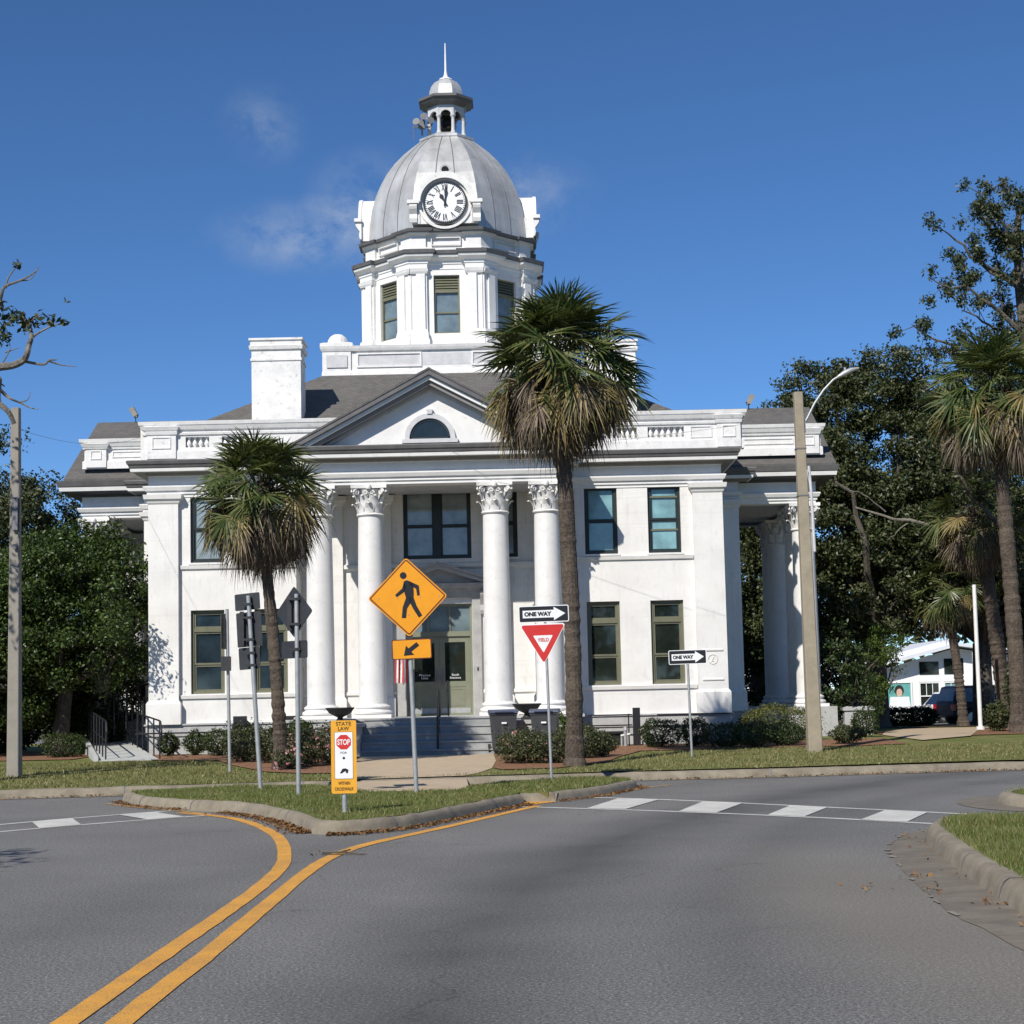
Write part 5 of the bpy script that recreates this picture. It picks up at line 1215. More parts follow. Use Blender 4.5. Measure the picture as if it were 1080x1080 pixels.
# half-bare roadside tree at the left edge: only its branch ends reach the frame
def L3(px, py, Y=30.5):      # a branch drawn from the photograph, set at its own distance
    d = cam.matrix_world.to_3x3() @ Vector(((px-540)/1700, -(py-593)/1700, -1)); return Vector((0, 0, 1.6))+d*(Y/d.y)
o = thing('bare_tree', 'half bare roadside tree whose crooked pale branches reach in at the upper left', 'tree', (-12.0, 30.5, .15)); b = Vector(o.location); m = MB(); rg = np.random.default_rng(8)
m.tube([(0, 0, -.2), (0, 0, 2), (.15, 0, 5), (.1, 0, 8), (.2, .2, 10.5)], [.32, .25, .2, .14, .06], 9)
def br(pts, r0, r1, st=None):
    P_ = [Vector(L3(*p))-b for p in pts]
    if st is not None: P_ = [Vector(st)]+P_
    for p in P_[1:]: p.y += rg.normal()*.05
    Q = spline([tuple(p) for p in P_], 4) if len(P_) > 2 else P_
    m.tube([tuple(p) for p in Q], [r0+(r1-r0)*i/max(1, len(Q)-1) for i in range(len(Q))], 6)
br([(-12, 392), (0, 388), (15, 386), (25, 380), (30.6, 374), (30.8, 364), (33.6, 358), (31.6, 348), (28, 341), (22, 330)], .09, .03, (.12, 0, 7.0))
br([(25, 381), (45, 384), (52, 380), (59, 379)], .03, .012); br([(52, 381), (63, 384), (81, 387)], .02, .006); br([(33, 358), (38, 352), (55, 344), (66, 340)], .03, .008); br([(30, 345), (36, 337), (46, 331)], .02, .006)
br([(-10, 330), (0, 315), (6, 304), (20, 296), (31, 291), (41, 284)], .05, .008, (.12, 0, 8.2)); br([(6, 304), (9, 293), (18, 279), (19, 274)], .02, .006); br([(20, 296), (31, 293), (42, 281)], .015, .005)
br([(-10, 402), (0, 411), (6, 417), (12, 421), (20, 424), (30, 429), (41, 432)], .05, .008, (.1, 0, 6.2)); br([(20, 424), (31, 423), (33, 414)], .015, .006); br([(0, 404), (4, 407)], .02, .01)
br([(-15, 412), (0, 426), (10, 435), (15, 447)], .07, .05, (.1, 0, 5.6)); br([(0, 387), (10, 370), (9, 360)], .015, .006); br([(5, 372), (20, 366)], .015, .005)
m.build('trunk', 'twig', o); Q = []
for (px, py, rr, k) in [(4, 332, .22, 30), (14, 335, .22, 34), (20, 338, .2, 26), (28, 342, .18, 22), (38, 340, .16, 18), (44, 334, .15, 16), (54, 339, .17, 20), (67, 340, .10, 9), (3, 357, .2, 26), (10, 354, .12, 10), (18, 279, .12, 12), (2, 322, .1, 8), (70, 318, .06, 3), (0, 345, .2, 16)]:
    c = np.array(L3(px, py)-b); q = unit(rg.normal(size=(k, 3)))*rg.uniform(.2, 1, k)[:, None]*rr; Q.append(leafquads(c+q, q+np.array([0, 0, .1]), np.full(k, .14), rg, .45))
c = np.array([0, 0, 8.6]); q = unit(rg.normal(size=(900, 3)))*rg.uniform(.4, 1.9, 900)[:, None]; q[:, 0] = np.minimum(q[:, 0]-.9, .4); Q.append(leafquads(c+q, q, np.full(900, .16), rg, .45))
link('crown', quads_mesh('crown', np.concatenate(Q), 'oak'), o)
# roadside tree left of the frame whose shade falls on the asphalt
tree('oak_tree', 'roadside tree shading the left road, standing outside the photograph', (-10.4, 11.6, .15), [(0, 0, 5.2, 2.0, 2.0, 1.2), (.9, .4, 4.6, 1.2, 1.2, .6)], 60, .45, 60, .16, 'oak', 41, 2.6, .14, 10)
# trees and houses far behind everything, and the wood across the street behind the camera that the windows reflect
def woods(name, pts, seed, size, per, hmin, hmax, leafm='oak'):
    rg = np.random.default_rng(seed); E_ = []
    for x, y in pts:
        h = rg.uniform(hmin, hmax); E_.append((x, y, h*.55, rg.uniform(3.5, 5.5), 3.5, h*.47))
    V, C = crown(E_, len(pts)*16, 2.0, per, size, rg); return stuff(link(name, quads_mesh(name, V, leafm)))
woods('treeline', [(x, 112+6*sin(x*.7)) for x in range(-75, 110, 6)], 51, .75, 80, 7, 10)
woods('treeline', [(x, -38+4*sin(x*.5)) for x in range(-64, 66, 6)], 52, .9, 90, 9, 13, 'oakdark')

# ================================================================== SHRUBS
def shrub(label, loc, sx, sy, h, leafm, seed, box=.35, n=None, size=.055, group='clipped shrubs along the courthouse', petals=0, cat='shrub', name='shrub', loose=.06):
    rg = np.random.default_rng(seed); o = thing(name, label, cat, loc, group=group)
    n = n or int(2600*sx*h*2.2+900)
    d = unit(rg.normal(size=(n, 3))); p = 2/(1+box*2.2); k = (np.abs(d)**(2/p)).sum(1)**(p/2)
    d2 = d/np.maximum(k, .3)[:, None]*.98
    r = rg.uniform(.55, 1.0, n)**.5+rg.normal(0, loose, n)
    lump = 1+.10*np.sin(d[:, 0]*6+seed)+.08*np.sin(d[:, 1]*7+d[:, 2]*5+seed*2)
    P_ = d2*r[:, None]*lump[:, None]*np.array([sx, sy, h*.5])+np.array([0, 0, h*.5])
    P_ = P_[P_[:, 2] > .01]; dd = P_-np.array([0, 0, h*.4])
    link('foliage', quads_mesh('foliage', leafquads(P_, unit(dd)+np.array([0, 0, .3]), np.full(len(P_), size), rg, .55), leafm), o)
    m = MB()
    for k in range(6):
        a = k*1.05; m.tube([(0, 0, -.05), (.3*sx*cos(a), .3*sy*sin(a), h*.35), (.62*sx*cos(a), .62*sy*sin(a), h*.72)], [.02, .015, .006], 5)
    m.build('stems', 'bark', o)
    if petals:
        i = rg.choice(len(P_), petals); Q = P_[i]+unit(dd[i])*.05; Q = np.repeat(Q, 5, 0)+rg.normal(0, .022, (petals*5, 3))
        stuff(link('flowers', quads_mesh('flowers', leafquads(Q, np.tile([0, -.5, .6], (len(Q), 1)), np.full(len(Q), .055), rg, .8), 'petal'), o))
    return o
def S(px, Y): return (px-540)/1700*Y       # across, at a distance
AZ = 'azalea bushes in the mulch beds'
def sh(label, px, Y, wpx, h, mt, seed, **k):
    w = wpx/1700*Y/2; sy = k.pop('sy', min(.6, w)); x = S(px, Y); shrub(label, (x, Y, gz(x, Y)+.01), w, sy, h, mt, seed, **k)
sh('small round clipped shrub nearest the ramp railing, by the plinth', 176, 42.2, 24, .62, 'shrub', 1)
sh('small round clipped shrub second from the ramp railing', 204, 42.2, 27, .66, 'shrub', 2)
sh('round bright clipped shrub close to the black stair panels', 230, 41.6, 42, .70, 'shrub', 3)
sh('low box hedge on mulch to the left of the ramp', 66, 43, 46, .62, 'shrub', 4, box=.7, sy=.5, group=None)
sh('dark azalea bush behind the slim post at the left end of the bed', 256, 38.2, 52, .92, 'azalea', 5, group=AZ, size=.06, loose=.12)
sh('dark azalea bush around the leaning sign post', 287, 37.2, 50, .88, 'azalea', 6, group=AZ, size=.06, loose=.12)
sh('pink flowering azalea bush behind the diamond sign post', 318, 35.4, 54, .78, 'azalea', 7, group=AZ, size=.055, petals=46, loose=.13)
sh('azalea bush with few flowers behind the yellow stop sign', 343, 36.6, 44, .86, 'azalea', 8, group=AZ, size=.055, petals=16, loose=.13)
sh('bright rounded shrub behind the left palm trunk, by the stair rail', 314, 40.6, 44, .95, 'shrub', 9)
sh('low azalea with fallen pink flowers at the front of the bed', 300, 34.3, 34, .45, 'azalea', 10, group=AZ, size=.05, petals=30, loose=.15)
sh('large loose azalea in front of the left trash cart', 545, 34.8, 56, .74, 'azalea', 11, group=AZ, size=.058, petals=14, loose=.15)
sh('loose azalea at the foot of the yield sign post', 578, 34.6, 52, .68, 'azalea', 12, group=AZ, size=.055, loose=.14)
sh('dark azalea around the foot of the tallest palm', 610, 36.4, 50, .74, 'azalea', 13, group=AZ, size=.055, loose=.13)
sh('small dark azalea at the right end of the bed near the basement opening', 630, 37.0, 34, .58, 'azalea', 14, group=AZ, size=.05, loose=.12)
sh('small bright shrub between the trash carts and the palm trunk', 588, 40.2, 22, .95, 'bright', 15)
sh('clipped hedge shrub right of the black basement rail', 691, 41.2, 46, .72, 'shrub', 16, box=.6, sy=.5)
sh('clipped round shrub behind the low one way sign post', 727, 41.0, 30, .74, 'shrub', 17, box=.5)
HG = 'dark hedge shrubs along the right mulch bed'
sh('dark hedge shrub just right of the low one way sign post', 757, 40.2, 44, .62, 'oakdark', 18, box=.5, group=HG)
sh('dark hedge shrub at the corner of the stone plinth', 790, 40.0, 46, .64, 'oakdark', 19, box=.5, group=HG)
sh('dark hedge shrub next to the street lamp pole', 822, 40.4, 46, .60, 'oakdark', 20, box=.5, group=HG)
sh('long yellow green hedge under the right side porch', 815, 43.6, 82, .95, 'hedgey', 21, box=.8, sy=.45, group=None, cat='hedge', name='hedge')
sh('low loose shrub on mulch right of the street lamp pole', 886, 40.6, 42, .50, 'azalea', 22, box=.2, group=None)
sh('dark rounded shrub by the small stone block', 906, 45.2, 32, .75, 'shrub', 23, group=None)
sh('dark low hedge in front of the white house', 955, 66, 62, .8, 'oakdark', 24, box=.7, sy=.6, group=None, size=.09, cat='hedge', name='hedge')
sh('added dark shrub standing in for tree shade at the top of the ramp', 98, 46.2, 62, 1.25, 'oakdark', 27, box=.3, group=None, size=.08)  # added dark mass for the tree shade over the porch base
sh('leafy shrub at the foot of the shaggy palm', 1046, 47.6, 26, .9, 'azalea', 25, box=.2, group=None, size=.09, loose=.15)
sh('dark leafy shrub at the right edge behind the thick palm trunk', 1090, 49, 60, 2.6, 'oakdark', 26, box=.2, group=None, size=.11, loose=.15)
# ================================================================== SIGNS AND STREET FURNITURE
def rrect(w, h, r, n=5, cx=0, cz=0):
    out_ = []
    for sx, sz, a in ((1, 1, 0), (-1, 1, pi/2), (-1, -1, pi), (1, -1, 3*pi/2)):
        for k in range(n+1): t = a+pi/2*k/n; out_.append((cx+sx*(w/2-r)+r*cos(t), cz+sz*(h/2-r)+r*sin(t)))
    return out_
def rot2(p, deg): c, s = cos(radians(deg)), sin(radians(deg)); return [(x*c-z*s, x*s+z*c) for x, z in p]
def tri(w, r=.04, n=5):
    h = w*sqrt(3)/2; c = [(-w/2, h*.5), (w/2, h*.5), (0, -h*.5)]; out_ = []; inc = Vector((0, h*.5-h/3))
    for (x, z), a in zip(c, (150, 30, 270)):
        q = Vector((x, z)); q = q+(inc-q).normalized()*2*r
        for k in range(n+1): t = radians(a+60-120*k/n); out_.append((q.x+r*cos(t), q.y+r*sin(t)))
    return out_
def plates(layers, parent, name, loc=(0, 0, 0), rot=(0, 0, 0), y=0):
    # a sign: stacked flat sheetings on an aluminium plate
    m = MB(); mats = []
    for i, (poly, mt) in enumerate(layers):
        t0, t1 = (y-.004, y) if i == 0 else (y-.004-.0016*i, y-.0045-.0016*(i-1))
        if mt not in mats: mats.append(mt)
        m.prism(poly, t0, t1, 'y', mats.index(mt))
    return m.build(name, mats, parent, loc=loc, rot=rot)
def post(parent, h, r=.03, lean=(0, 0), mt='galv', name='post'):
    m = MB(); m.tube([(0, 0, -.25), (lean[0]*h, lean[1]*h, h)], r, 12); return m.build(name, mt, parent, smooth=50)
def stroke_poly(a, b, w): a, b = Vector(a), Vector(b); d = (b-a).normalized(); n = Vector((-d.y, d.x))*w/2; return [tuple(a+n), tuple(a-n), tuple(b-n), tuple(b+n)]
# ---- pedestrian crossing
P1 = thing('crossing_sign', 'large orange diamond pedestrian sign with arrow plaque on the grass island', 'road sign', (-1.59, 25.7, .16), (0, radians(-1.6), 0))
post(P1, 2.95, .037)
D0 = .90; cz = 3.10
s = plates([(rot2(rrect(D0, D0, .045), 45), 'amber'), (rot2(rrect(D0-.035, D0-.035, .035), 45), 'maroon'), (rot2(rrect(D0-.075, D0-.075, .02), 45), 'amber')], P1, 'sign_panel', (0, -.042, cz), (0, 0, radians(3)))
k = .0125; Y0 = -.0125
fig = MB()
def fp(pts): return [((x-52)*k, (56.5-y)*k) for x, y in pts]
def sil(mb, pts): mb.prism(fp(pts), Y0, -.0078)
sil(fig, [(47.5+4.3*cos(t), 28.5+4.3*sin(t)) for t in [2*pi*i/18 for i in range(18)]])
sil(fig, [(48, 36), (51.5, 35), (55, 36), (59.5, 39), (60, 50), (59.5, 58), (56, 58), (50, 57.5), (48.5, 52), (47.5, 44)])
sil(fig, [(54, 35.6), (66.8, 42.2), (67.6, 54.5), (64.2, 55), (63.2, 46), (57, 42.5)])
sil(fig, [(48, 37), (45.6, 45), (36.2, 53), (38.0, 55.8), (49.5, 48.5), (51, 42)])
sil(fig, [(50, 57), (56, 57.3), (56.6, 62), (50.5, 71), (48.8, 83), (43.4, 82.5), (45.2, 69)])
sil(fig, [(54, 57.4), (59.6, 57.4), (63, 68), (69.5, 80.5), (65, 83), (58.6, 72), (54.6, 63.5)])
fig.build('pedestrian_symbol', 'black', s)
m = MB()
for x, z in ((0, .28), (0, -.28), (-.16, 0), (.2, 0), (-.46, .0), (.5, 0)): m.tube([(x, -.0125, z), (x, -.008, z)], .010, 8)
m.build('bolt', 'galv', s)
a = plates([(rrect(.63, .32, .03), 'maroon'), (rrect(.60, .29, .022), 'amber')], P1, 'arrow_plaque', (.03, -.042, 2.27), (0, 0, radians(3)))
m = MB(); m.prism([(-.13, -.10), (-.09, .06), (-.05, .015), (.08, .11), (.12, .055), (-.01, -.04), (.035, -.09)], -.0095, -.0062); m.build('arrow_symbol', 'black', a)
m = MB(); m.box(-.05, .05, -.04, .04, 2.43, 2.5); m.box(-.06, .06, -.04, .0, 3.0, 3.05); m.build('bracket', 'signback', P1)
# ---- yield and one way
def oneway(parent, w, h, loc, rz=0):
    s = plates([(rrect(w, h, .03), 'white'), (rrect(w-.03, h-.03, .02), 'black')], parent, 'one_way_panel', loc, (0, 0, rz))
    q = h/.30
    m = MB(); ah = h*.225; x0 = -w*.42; x1 = w*.20; xt = w*.43
    m.prism([(x0, -ah), (x1, -ah), (x1, -h*.40), (xt, 0), (x1, h*.40), (x1, ah), (x0, ah)], -.0085, -.0062); m.build('arrow_symbol', 'white', s)
    text_mesh('ONE WAY', h*.3, 'black', s, 'lettering', ((x0+x1)/2-.005, -.0092, 0), (pi/2, 0, 0), .0006, width=(x1-x0)*.88, bold=.006, height=h*.27); return s
P2 = thing('yield_sign', 'red and white yield triangle under a one way arrow panel on a thin post', 'road sign', (.62, 28.9, .155), (0, radians(-1.0), 0))
post(P2, 3.0, .026)
oneway(P2, .90, .30, (-.02, -.03, 2.96), radians(2))
s = plates([(tri(.84, .035), 'white'), (tri(.795, .03), 'red'), (tri(.36, .012), 'white')], P2, 'yield_panel', (-.05, -.03, 2.42), (0, 0, radians(2)))
for v in s.data.vertices: pass
text_mesh('YIELD', .06, 'red', s, 'lettering', (0, -.0095, .075), (pi/2, 0, 0), .0005, width=.205, bold=.002, height=.062)
# ---- second one way sign
P3 = thing('one_way_sign', 'low black and white one way sign alone on a post in the lawn', 'road sign', (3.92, 36.2, gz(4, 36.2)), (0, radians(-.9), 0))
post(P3, 2.22, .028); oneway(P3, .85, .32, (0, -.032, 2.22))
# ---- state law sign
P4 = thing('state_law_sign', 'small yellow sign with red stop octagon low on the front of the island', 'road sign', (-2.28, 21.5, .16))
post(P4, .62, .034, mt='galv')
s = plates([(rrect(.335, .96, .025), 'yellowsign'), (rrect(.245, .62, .012, cz=.02), 'black'), (rrect(.235, .61, .010, cz=.02), 'white')], P4, 'sign_panel', (.0, -.04, .73), (0, 0, radians(2)))
m = MB(); m.prism([(.103*cos(pi/8+pi/4*i), .195+.103*sin(pi/8+pi/4*i)) for i in range(8)], -.0095, -.0078); m.build('stop_octagon', 'red', s)
text_mesh('STOP', .08, 'white', s, 'lettering', (0, -.0102, .195), (pi/2, 0, 0), .0005, width=.165, bold=.002, height=.075)
text_mesh('STATE', .08, 'black', s, 'lettering', (0, -.0062, .437), (pi/2, 0, 0), .0006, width=.20, bold=.001, height=.05)
text_mesh('LAW', .08, 'black', s, 'lettering', (0, -.0062, .373), (pi/2, 0, 0), .0006, width=.145, bold=.001, height=.05)
text_mesh('FOR', .05, 'black', s, 'lettering', (0, -.0094, .055), (pi/2, 0, 0), .0005, width=.085, height=.028)
text_mesh('WITHIN', .06, 'black', s, 'lettering', (0, -.0062, -.345), (pi/2, 0, 0), .0006, width=.155, bold=.001, height=.042)
text_mesh('CROSSWALK', .06, 'black', s, 'lettering', (0, -.0062, -.42), (pi/2, 0, 0), .0006, width=.25, bold=.001, height=.042)
m = MB()      # the walking figure has weathered to its head and legs
m.prism([(.017*cos(2*pi*i/12), -.015+.017*sin(2*pi*i/12)) for i in range(12)], -.0095, -.0080); m.build('pedestrian_head', 'black', s); m = MB()
m.prism([(-.055, -.215), (-.02, -.155), (.02, -.150), (.06, -.17), (.05, -.215), (.03, -.215), (.02, -.185), (-.03, -.215)], -.0095, -.0080); m.build('pedestrian_symbol', 'black', s)
# ---- signs seen from behind
def clamp(m, x, y, z, w=.13): m.box(x-w, x+.05, y-.035, y+.05, z-.018, z+.018); m.tube([(x, y, z-.022), (x, y, z+.022)], .045, 10)
P5 = thing('warning_sign', 'dark back of a diamond sign and plaque on an upright steel post', 'road sign', (-3.44, 25.6, .165))
post(P5, 3.18, .036)
rz = radians(-38)
plates([(rot2(rrect(.585, .585, .035), 45), 'signback')], P5, 'diamond_panel', (-.05, .09, 2.90), (0, 0, rz)); plates([(rrect(.58, .28, .03), 'signback')], P5, 'plaque', (-.05, .09, 2.30), (0, 0, rz))
m = MB(); m.box(-.16, -.09, .05, .085, 2.6, 3.15)
for z in (3.10, 2.70, 2.30): clamp(m, 0, 0, z)
m.build('bracket', 'signback', P5)
P6 = thing('street_sign', 'three dark sign backs stacked on a leaning steel post before the left palm', 'road sign', (-4.37, 27.8, .165))
post(P6, 3.32, .038, lean=(-.060, 0)); rz = radians(-22)
plates([(rrect(.50, .29, .025), 'signback')], P6, 'upper_panel', (-.23, .09, 3.22), (0, radians(-3), rz)); plates([(rrect(.50, .60, .025), 'signback')], P6, 'middle_panel', (-.20, .09, 2.74), (0, radians(-3), rz)); plates([(rrect(.42, .38, .025), 'signback')], P6, 'lower_panel', (-.20, .09, 2.24), (0, radians(-3), rz))
m = MB()
for z in (3.17, 2.94, 2.56, 2.33, 2.12): clamp(m, -.06*z, 0, z)
m.box(-.36, -.29, .05, .085, 2.45, 3.05); m.build('bracket', 'signback', P6)
P7 = thing('street_sign', 'slim grey post with sign panels seen edge on, left of the leaning post', 'road sign', (-6.0, 34, gz(-6, 34)))
post(P7, 3.42, .035, lean=(-.012, 0)); rz = radians(82)
plates([(rrect(.50, .75, .025), 'signback')], P7, 'panel', (-.10, .06, 2.95), (0, 0, rz)); m = MB(); m.box(-.15, .02, -.12, .12, 2.12, 2.42)
m.build('box', 'signback', P7)
# ---- concrete utility pole, left; street lamp, right
def sqpole(parent, h, w0, w1, mt, lean=0):
    m = MB(); vs = []
    for z, w in ((-.3, w0), (h, w1)):
        c = w*.16; x = lean*h if z > 0 else 0
        for a, b in ((-w+c, -w), (w-c, -w), (w, -w+c), (w, w-c), (w-c, w), (-w+c, w), (-w, w-c), (-w, -w+c)): vs.append((a+x, b, z))
    m.add(vs, [tuple(range(7, -1, -1)), tuple(range(8, 16))]+[(i, (i+1) % 8, 8+(i+1) % 8, 8+i) for i in range(8)]); return m.build('pole', mt, parent)
U1 = thing('utility_pole', 'square grey concrete pole at the left edge, cut by bare branches', 'pole', (-10.58, 34.2, gz(0, 34)))
sqpole(U1, 7.85, .135, .085, 'greypole'); m = MB(); m.box(-.02, .10, -.19, -.14, 5.2, 5.9); m.tube([(.12, -.14, 0), (.11, -.12, 6.2)], .016, 6); m.box(.0, .08, -.18, -.14, 4.8, 4.9); m.build('conduit', 'seam', U1)
U2 = thing('street_lamp', 'tan square concrete street lamp pole with a curved arm and lamp head', 'street lamp', (6.85, 37.2, gz(0, 37)), (0, radians(-.6), 0))
sqpole(U2, 8.35, .165, .10, 'polec')
m = MB(); AR = [(.08, 0, 7.55), (.2, 0, 7.75), (.38, 0, 8.08), (.6, 0, 8.38), (.84, 0, 8.62), (1.02, 0, 8.72)]
m.tube(AR, .028, 8); m.box(.04, .14, -.05, .05, 7.4, 7.7); m.build('arm', 'galv', U2, smooth=50)
m = MB(); m.tube([(.96, 0, 8.69), (1.1, 0, 8.76), (1.28, 0, 8.84), (1.46, 0, 8.88)], [.035, .07, .06, .025], 10); m.tube([(1.13, 0, 8.80), (1.13, 0, 8.90)], .03, 8); m.build('lamp_head', 'galv', U2, smooth=50)
m = MB(); m.tube([(.20, -.08, 4.6), (.185, -.08, 6.0), (.16, -.06, 6.6)], .035, 8); m.tube([(.10, -.15, 6.5), (.16, -.06, 6.2)], .02, 6); m.build('conduit', 'panelgrey', U2)
for k, z in enumerate((5.9, 7.0)):
    m = MB(); w = .165+(.10-.165)*z/8.35+.006; m.mould([(-w, -w), (w, -w), (w, w), (-w, w)], [(0, z), (.004, z), (.004, z+.03), (0, z+.03)], True); m.build('band', 'seam', U2)
U3 = thing('flagpole', 'plain white pole standing on the lawn between the right palms', 'pole', (14.34, 50, gz(0, 50))); m = MB(); m.tube([(0, 0, -.2), (0, 0, 4.5)], [.068, .06], 12); m.tube([(0, 0, -.2), (0, 0, .12)], .13, 12); m.build('pole', 'whitepole', U3, smooth=50)
# ---- overhead wires
def wire(label, a, b, sag):
    m = MB(); a, b = Vector(a), Vector(b); m.tube([tuple(a+(b-a)*t+Vector((0, 0, -sag*4*t*(1-t)))) for t in [i/16 for i in range(17)]], .004, 5); o = m.build('overhead_wire', 'seam'); tag(o, label, 'wire')
wire('thin overhead wire from the left concrete pole to the left porch roof', (-10.5, 34.2, 7.6), (-10.8, 46.6, 9.45), .25)
wire('thin overhead wire crossing the balustrade right of the tallest palm', (6.85, 37.1, 8.05), (-1.8, 41.0, 7.95), .15)
# ---- black cast urns
def urn(label, x):
    o = thing('urn', label, 'urn', (x, 43-2.82, 1.09), group='black urns on the stair blocks'); m = MB()
    m.box(-.15, .15, -.15, .15, 0, .06); m.lathe([(.12, .06), (.10, .09), (.065, .13), (.07, .16), (.16, .20), (.28, .27), (.335, .35), (.36, .37), (.36, .40), (.33, .40), (.29, .34), (.02, .32)], 24); m.build('bowl', 'urn', o, smooth=40)
    m = MB(); m.lathe([(.30, .345), (.02, .36)], 16); m.build('soil', 'bark', o); return o
urn('black bowl shaped urn on the stone block left of the stairs', BX-2.32); urn('black bowl shaped urn on the stone block behind the trash carts', BX+2.32)
# ---- stair handrail
o = thing('handrail', 'black iron handrail up the middle of the front stairs', 'handrail', (BX+.12, 39.75, .26)); m = MB()
m.tube([(0, -.1, 0), (0, -.1, .95)], .026, 8); m.tube([(0, 1.15, .9), (0, 1.15, 1.85)], .026, 8); m.tube([(0, -.1, .95), (0, 1.15, 1.85), (0, 1.35, 1.85), (0, 1.35, 1.0)], .024, 8)
for k in range(3): m.tube([(0, .18+k*.3, .25+k*.2), (0, .18+k*.3, 1.14+k*.21)], .014, 6)
m.tube([(.22, 1.15, .95), (.22, 1.1, 1.85), (.22, .8, 1.6)], .018, 6); m.build('rail', 'blackmetal', o)
# ---- trash carts
def cart(label, x, y, rz):
    o = thing('trash_cart', label, 'trash cart', (x, y, gz(x, y)+.02), (0, 0, rz), group='trash carts beside the stairs')
    m = MB(); z0, z1 = .07, .93; a0, a1 = .25, .315; b0, b1 = .27, .36
    vs = [(-a0, -b0, z0), (a0, -b0, z0), (a0, b0, z0), (-a0, b0, z0), (-a1, -b1, z1), (a1, -b1, z1), (a1, b1, z1), (-a1, b1, z1)]; m.add(vs, [(0, 3, 2, 1), (4, 5, 6, 7), (0, 1, 5, 4), (1, 2, 6, 5), (2, 3, 7, 6), (3, 0, 4, 7)])
    m.box(-a1-.02, a1+.02, -b1-.02, b1+.02, z1, z1+.045); m.box(-.06, .06, -b0-.055, -b0-.02, .25, .62); m.box(-.24, -.21, -b0-.06, -b0-.0, .1, .8); m.box(.21, .24, -b0-.06, -b0-.0, .1, .8); m.build('body', 'bin', o)
    m = MB(); n = 8
    pr = [(-b1-.05, z1+.05)]+[(-b1-.04+(2*b1+.08)*k/n, z1+.09+.045*sin(pi*k/n)) for k in range(n+1)]+[(b1+.05, z1+.05)]
    m.prism(pr, -a1-.035, a1+.035, 'x'); m.tube([(-.22, -b1-.06, z1+.07), (.22, -b1-.06, z1+.07)], .016, 6); m.build('lid', 'binlid', o)
    for s in (-1, 1):
        m = MB(); m.tube([(s*.30, .26, .11), (s*.36, .26, .11)], .12, 14); m.build('wheel', 'tyre', o)
    m = MB(); m.box(-.06, .06, -b1-.026, -b1-.021+.0, .72, .76); m.build('label', 'white', o)
    return o
cart('charcoal trash cart with navy lid, against the end of the stairs', S(527, 39.3), 39.3, radians(4)); cart('charcoal trash cart with navy lid, beside the yield sign post', S(571, 39.0), 39.0, radians(-6))
# ---- flag by the door
o = thing('flag', 'small striped red and white flag hanging beside the entrance door', 'flag', (BX-1.02, 43+.85, 2.30))
o.scale = (.8, 1, .9); m = MB(); m.tube([(-.02, .2, -.2), (.05, -.25, 1.0)], .014, 6); m.build('staff', 'whitepole', o)
m = MB(); mats = ['flagred', 'flagwhite', 'flagblue']
for k in range(7):
    for j in range(8):
        x0 = -.20+k*.062; z1 = .98-j*.15; z0 = z1-.15; y = -.25+.05*sin(k*1.9+j*.3); y2 = -.25+.05*sin((k+1)*1.9+j*.3); dx = -.02*j*.3
        m.add([(x0+dx*.8, y, z0), (x0+.062+dx*.8, y2, z0), (x0+.062+dx*.8+.006, y2, z1), (x0+dx*.8+.006, y, z1)], [(0, 1, 2, 3)], (k % 2) if j > 2 or k < 3 else 2)
m.build('cloth', mats, o, normals=False)
# ---- ramp with railings
o = thing('concrete_ramp', 'pale concrete ramp climbing to the left side porch', 'ramp', (-10.2, 40.2, gz(-10, 40)))
m = MB(); A = [(-.15, 0, .02), (1.35, 0, .02)]; Bq = [(-2.2, 6.6, .40), (-1.05, 6.6, .40)]
fcs = [(0, 1, 2, 3), (4, 7, 6, 5), (0, 4, 5, 1), (1, 5, 6, 2), (2, 6, 7, 3), (3, 7, 4, 0)]
m.add([A[0], A[1], Bq[1], Bq[0]]+[(p[0], p[1], -.3) for p in (A[0], A[1], Bq[1], Bq[0])], fcs); m.build('slab', 'rampc', o)
m = MB(); m.add([(-.27, -.03, .12), (-.15, -.03, .12), (-2.2, 6.6, .52), (-2.32, 6.6, .52), (-.27, -.03, -.3), (-.15, -.03, -.3), (-2.2, 6.6, -.3), (-2.32, 6.6, -.3)], fcs); m.build('curb', 'rampc', o)
m = MB(); m.box(-2.4, .2, 6.61, 8.2, -.3, .41); m.build('landing', 'rampc', o)
def ramprail(label, a, b, n, loop=True):
    o = thing('ramp_railing', label, 'railing', a, group='black railings of the ramp'); d = Vector(b)-Vector(a); m = MB()
    for k in range(n):
        p = d*k/(n-1); m.tube([tuple(p+Vector((0, 0, -.1))), tuple(p+Vector((0, 0, .92)))], .022, 6)
    e = d.normalized()*.25
    m.tube([tuple(-e+Vector((0, 0, .45))), tuple(-e*1.2+Vector((0, 0, .7))), tuple(-e*.6+Vector((0, 0, .92))), (0, 0, .94), tuple(d+Vector((0, 0, .92)))], .024, 6); m.tube([(0, 0, .45), tuple(d+Vector((0, 0, .45)))], .018, 6)
    m.build('rail', 'blackmetal', o); return o
rz0 = gz(0, 40)
ramprail('black railing on the left edge of the ramp', (-10.25, 40.5, rz0+.05), (-12.3, 46.4, rz0+.40), 8)
ramprail('black railing on the right edge of the ramp, near the facade', (-8.9, 40.5, rz0+.03), (-11.25, 46.4, rz0+.38), 8)
ramprail('black landing railing sloping up to the white corner pilaster', (-11.2, 45.2, .95), (-9.95, 44.2, 1.45), 4)
ramprail('black railing of the upper ramp under the dark evergreen', (-12.3, 46.6, .9), (-10.9, 46.2, 1.5), 4)
o = thing('gate_panel', 'black slatted gate standing at the top of the ramp', 'gate', (-10.9, 46.0, 1.2)); m = MB()
